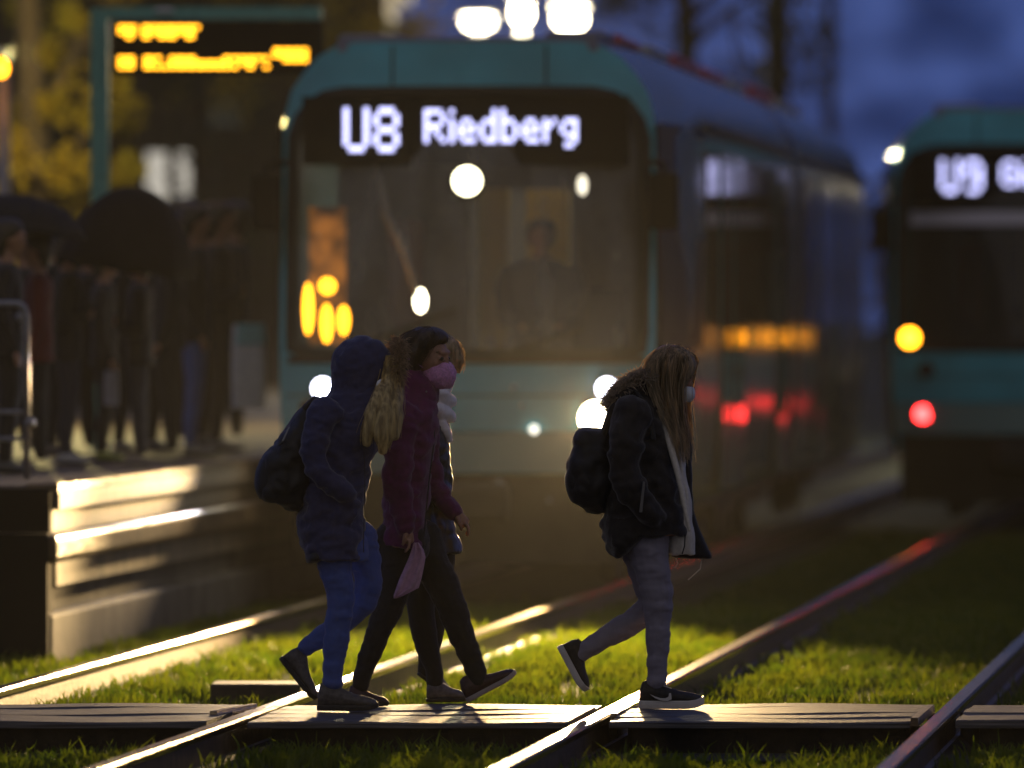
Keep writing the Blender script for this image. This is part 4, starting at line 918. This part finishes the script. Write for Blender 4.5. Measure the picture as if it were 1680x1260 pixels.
# ------------------------------------------------------------------ street lamps, mast, wires
def street_lamp(x, y, d, w, h, power, label, colr=(1,.85,.55), lens='street'):
    c = Fig(d).w(x, y); root = empty('street_lamp', (c.x, c.y, GZ)); z = c.z - GZ
    MB().tube([(0,.25,0),(0,.25,z*.6),(0,.25,z+.12)], [.07,.055,.045], 10).build('pole', M['grey'], root, smooth=True)
    hd = bevel(MB().box(-w*.6, w*.6, -.1, .3, z+h*.55, z+h*.55+.08).build('lamp_head', M['grey'], root), .03)
    MB().ball((0,0,z), (w/2, .1, h/2)).build('lens', M[lens], hd, smooth=True)
    if power:
        l = bpy.data.lights.new('lamp_glow', 'POINT'); l.energy = power*POW; l.color = colr; l.shadow_soft_size = .15
        o = bpy.data.objects.new('lamp_glow', l); COL.objects.link(o); o.parent = root; o.location = (0, -.3 if d > 80 else 2.2, z - .25 if d > 80 else z + .2)
    tag(root, label, 'street lamp', 'lit street lamps behind the trams')
street_lamp(785, 40, 112, .36, .09, 1400, 'street lamp glowing just above the tram roof, lowest of the three white glares')
street_lamp(856, 22, 118, .22, .26, 1400, 'street lamp glowing above the tram roof between the two others')
street_lamp(935, 32, 106, .36, .22, 1400, 'broadest street lamp glare above the tram roof next to the dark tree')
street_lamp(2, 112, 66, .09, .12, 800, 'street lamp with amber glow at the left frame edge by the yellow tree', (1,.8,.3), 'orl')

def mast(x, d, w, h, label):
    c = Fig(d).w(x, 500); root = empty('catenary_mast', (c.x, c.y, GZ)); MB().tube([(0,0,0),(0,0,h)], [w*1.1,w], 12).build('mast_pole', M['black'], root, smooth=True)
    MB().tube([(0,0,h*.82),(-2.4,0,h*.86)], .04, 8).build('bracket_arm', M['black'], root); tag(root, label, 'mast', 'overhead line masts')
mast(1275, 98, .13, 9, 'dark overhead line mast rising behind the tram roof into the blue sky')
mast(1362, 150, .10, 9, 'thinner overhead line mast farther off in the blue sky')
for u, lb in ((0,'overhead contact wire above the tram with headlights'),(2.92,'overhead contact wire above the right-hand track')):
    b = MB(); b.tube([tr(u,-30,5.6),tr(u,60,5.55),tr(u,150,5.6)], .008, 5); o = b.build('contact_wire', M['black']); tag(o, lb, 'wire', 'overhead contact wires')

# ------------------------------------------------------------------ trees and buildings behind
def tree(x, d, base_h, top_h, cr, m, label, n=2600, leaf=.11, limbs=7, sparse=False):
    c = Fig(d).w(x, 520); root = empty('tree', (c.x, c.y, GZ)); h = top_h
    b = MB(); b.tube([(0,0,0),(.05,0,h*.3),(-.05,.05,h*.6),(0,0,h*.9)], [.2,.15,.1,.03], 10)
    tips = []
    for i in range(limbs):
        a = random.uniform(0,6.28); z0 = random.uniform(base_h*.8, h*.75); r = cr*random.uniform(.6,1.); p = Vector((r*math.cos(a), r*math.sin(a), min(h*.97, z0+random.uniform(.3,1.6))))
        b.tube([(0,0,z0),(p.x*.5,p.y*.5,(z0+p.z)/2+.1),p], [.06,.04,.012], 6); tips.append(p)
        for q in range(4):
            e = p*.75 + Vector((random.gauss(0,.4),random.gauss(0,.4),random.gauss(.2,.4))); b.tube([(p.x*.5,p.y*.5,(z0+p.z)/2+.1), e], [.02,.006], 5); tips.append(e)
    b.build('trunk', M['bark'], root, smooth=True)
    b = MB()
    cl = [(t, random.uniform(.35,.7)*cr*.42) for t in tips] + [(Vector((random.gauss(0,cr*.4),random.gauss(0,cr*.4),random.uniform(base_h,h))), cr*.35) for _ in range(8 if not sparse else 2)]
    for i in range(n):
        t, r = random.choice(cl); v = Vector((random.gauss(0,1),random.gauss(0,1),random.gauss(0,1))); v = t + v.normalized()*r*random.random()**.4
        ax = Vector((random.gauss(0,1),random.gauss(0,1),random.gauss(0,1))).normalized(); bx = ax.orthogonal().normalized(); s = leaf*random.uniform(.6,1.3)
        b.add([v-ax*s*.5, v+bx*s*.3, v+ax*s*.5, v-bx*s*.3], [(0,1,2,3)])
    b.build('crown', m, root); tag(root, label, 'tree', 'trees behind the stop')
tree(55, 72, 1.5, 7.5, 1.0, M['leafy'], 'yellow autumn tree lit beside the left frame edge', 3800)
tree(520, 100, 5.0, 8.5, 2.2, M['leafy'], 'yellow autumn tree showing above the departure board', 5200, .13)
tree(130, 88, 1.6, 8.5, 2.0, M['leafd'], 'dark tree behind the green post of the departure board', 3500)
tree(330, 92, 1.4, 8., 2.0, M['leafd'], 'dark tree behind the amber lettering board', 3500)
tree(-60, 84, 1.4, 8., 1.6, M['leafd'], 'dark tree mostly cut off by the left frame edge', 2500)
tree(1130, 97, 3.5, 9.5, 1.6, M['leafd'], 'dark half-bare tree between the street lamps and the mast', 2600, sparse=True)
tree(1390, 150, 1., 5.2, 1.6, M['leafd'], 'dark small tree between the two trams', 3000)
tree(1240, 175, 1.5, 5.6, 2.2, M['leafd'], 'dark rounded tree far beyond the tram roof', 3000)
tree(1560, 190, 1., 4.5, 2.4, M['leafd'], 'dark tree far behind the right-hand tram', 3000)

def unseen_treeline():      # added unseen wood, keeps bright sky out of the tram's glossy flank
    b = MB()
    for i in range(9000):
        x = random.uniform(13.5, 66); h = 13 + 2.5*noise.noise((x*.25, 0, 0)); z = random.uniform(0, h)*1.; v = Vector((x + random.gauss(0,.3), 196 + random.gauss(0,2), z))
        a = Vector((random.gauss(0,1),random.gauss(0,1),random.gauss(0,1))).normalized(); c = a.orthogonal().normalized(); q = random.uniform(.3,.7)
        b.add([v-a*q, v+c*q*.7, v+a*q, v-c*q*.7], [(0,1,2,3)])
    tag(b.build('unseen_treeline', M['leafd']), 'added dark wood out of view, darkening the reflection in the tram flank', 'wood', kind='stuff')
unseen_treeline()

def building():
    c = Fig(104).w(-200, 520); root = empty('building', (c.x, c.y, GZ)); w = 6.2
    MB().box(0, w, 0, 8, 0, 5.9).build('wall', M['wall'], root); MB().box(-.2, w+.2, -.2, 8.2, 5.9, 6.15).build('roof', M['black'], root)
    f = Fig(104); s = f.s
    for x in (258, 309):
        p = f.w(x, 250); q = f.w(x, 520); hw = 17/s
        wd = MB().box(p.x-hw-c.x, p.x+hw-c.x, -.03, -.005, 1.2, p.z-GZ).build('window', M['pillarglow'], root)  # pale pillars built as emissive panes so they read bright
        MB().box(p.x-hw-c.x-.06, p.x+hw-c.x+.06, -.05, -.032, 1.1, 1.19).build('pillar_foot', M['wall'], wd)
    MB().box(f.w(330,0).x-c.x, f.w(400,0).x-c.x, -.04, -.005, f.w(0,205).z-GZ, f.w(0,165).z-GZ).build('window', emit('dim_window', (.5,.55,.5), .06), root)
    tag(root, 'dark building with two tall pale pillars made to glow behind the platform', 'building')
building()

# ------------------------------------------------------------------ mist
hz = bpy.data.materials.new('mist'); hz.use_nodes = True; t = hz.node_tree
for n in list(t.nodes): t.nodes.remove(n)
ho = t.nodes.new('ShaderNodeOutputMaterial'); hv = t.nodes.new('ShaderNodeVolumePrincipled'); hv.inputs['Color'].default_value = (.9,.9,.9,1); hv.inputs['Density'].default_value = .00009; hv.inputs['Anisotropy'].default_value = .7
t.links.new(hv.outputs[0], ho.inputs['Volume'])
o = MB().box(-45, 45, -8, 215, -1.2, 16).build('haze', hz); tag(o, 'thin rain mist hanging over the tracks', 'mist', kind='stuff')
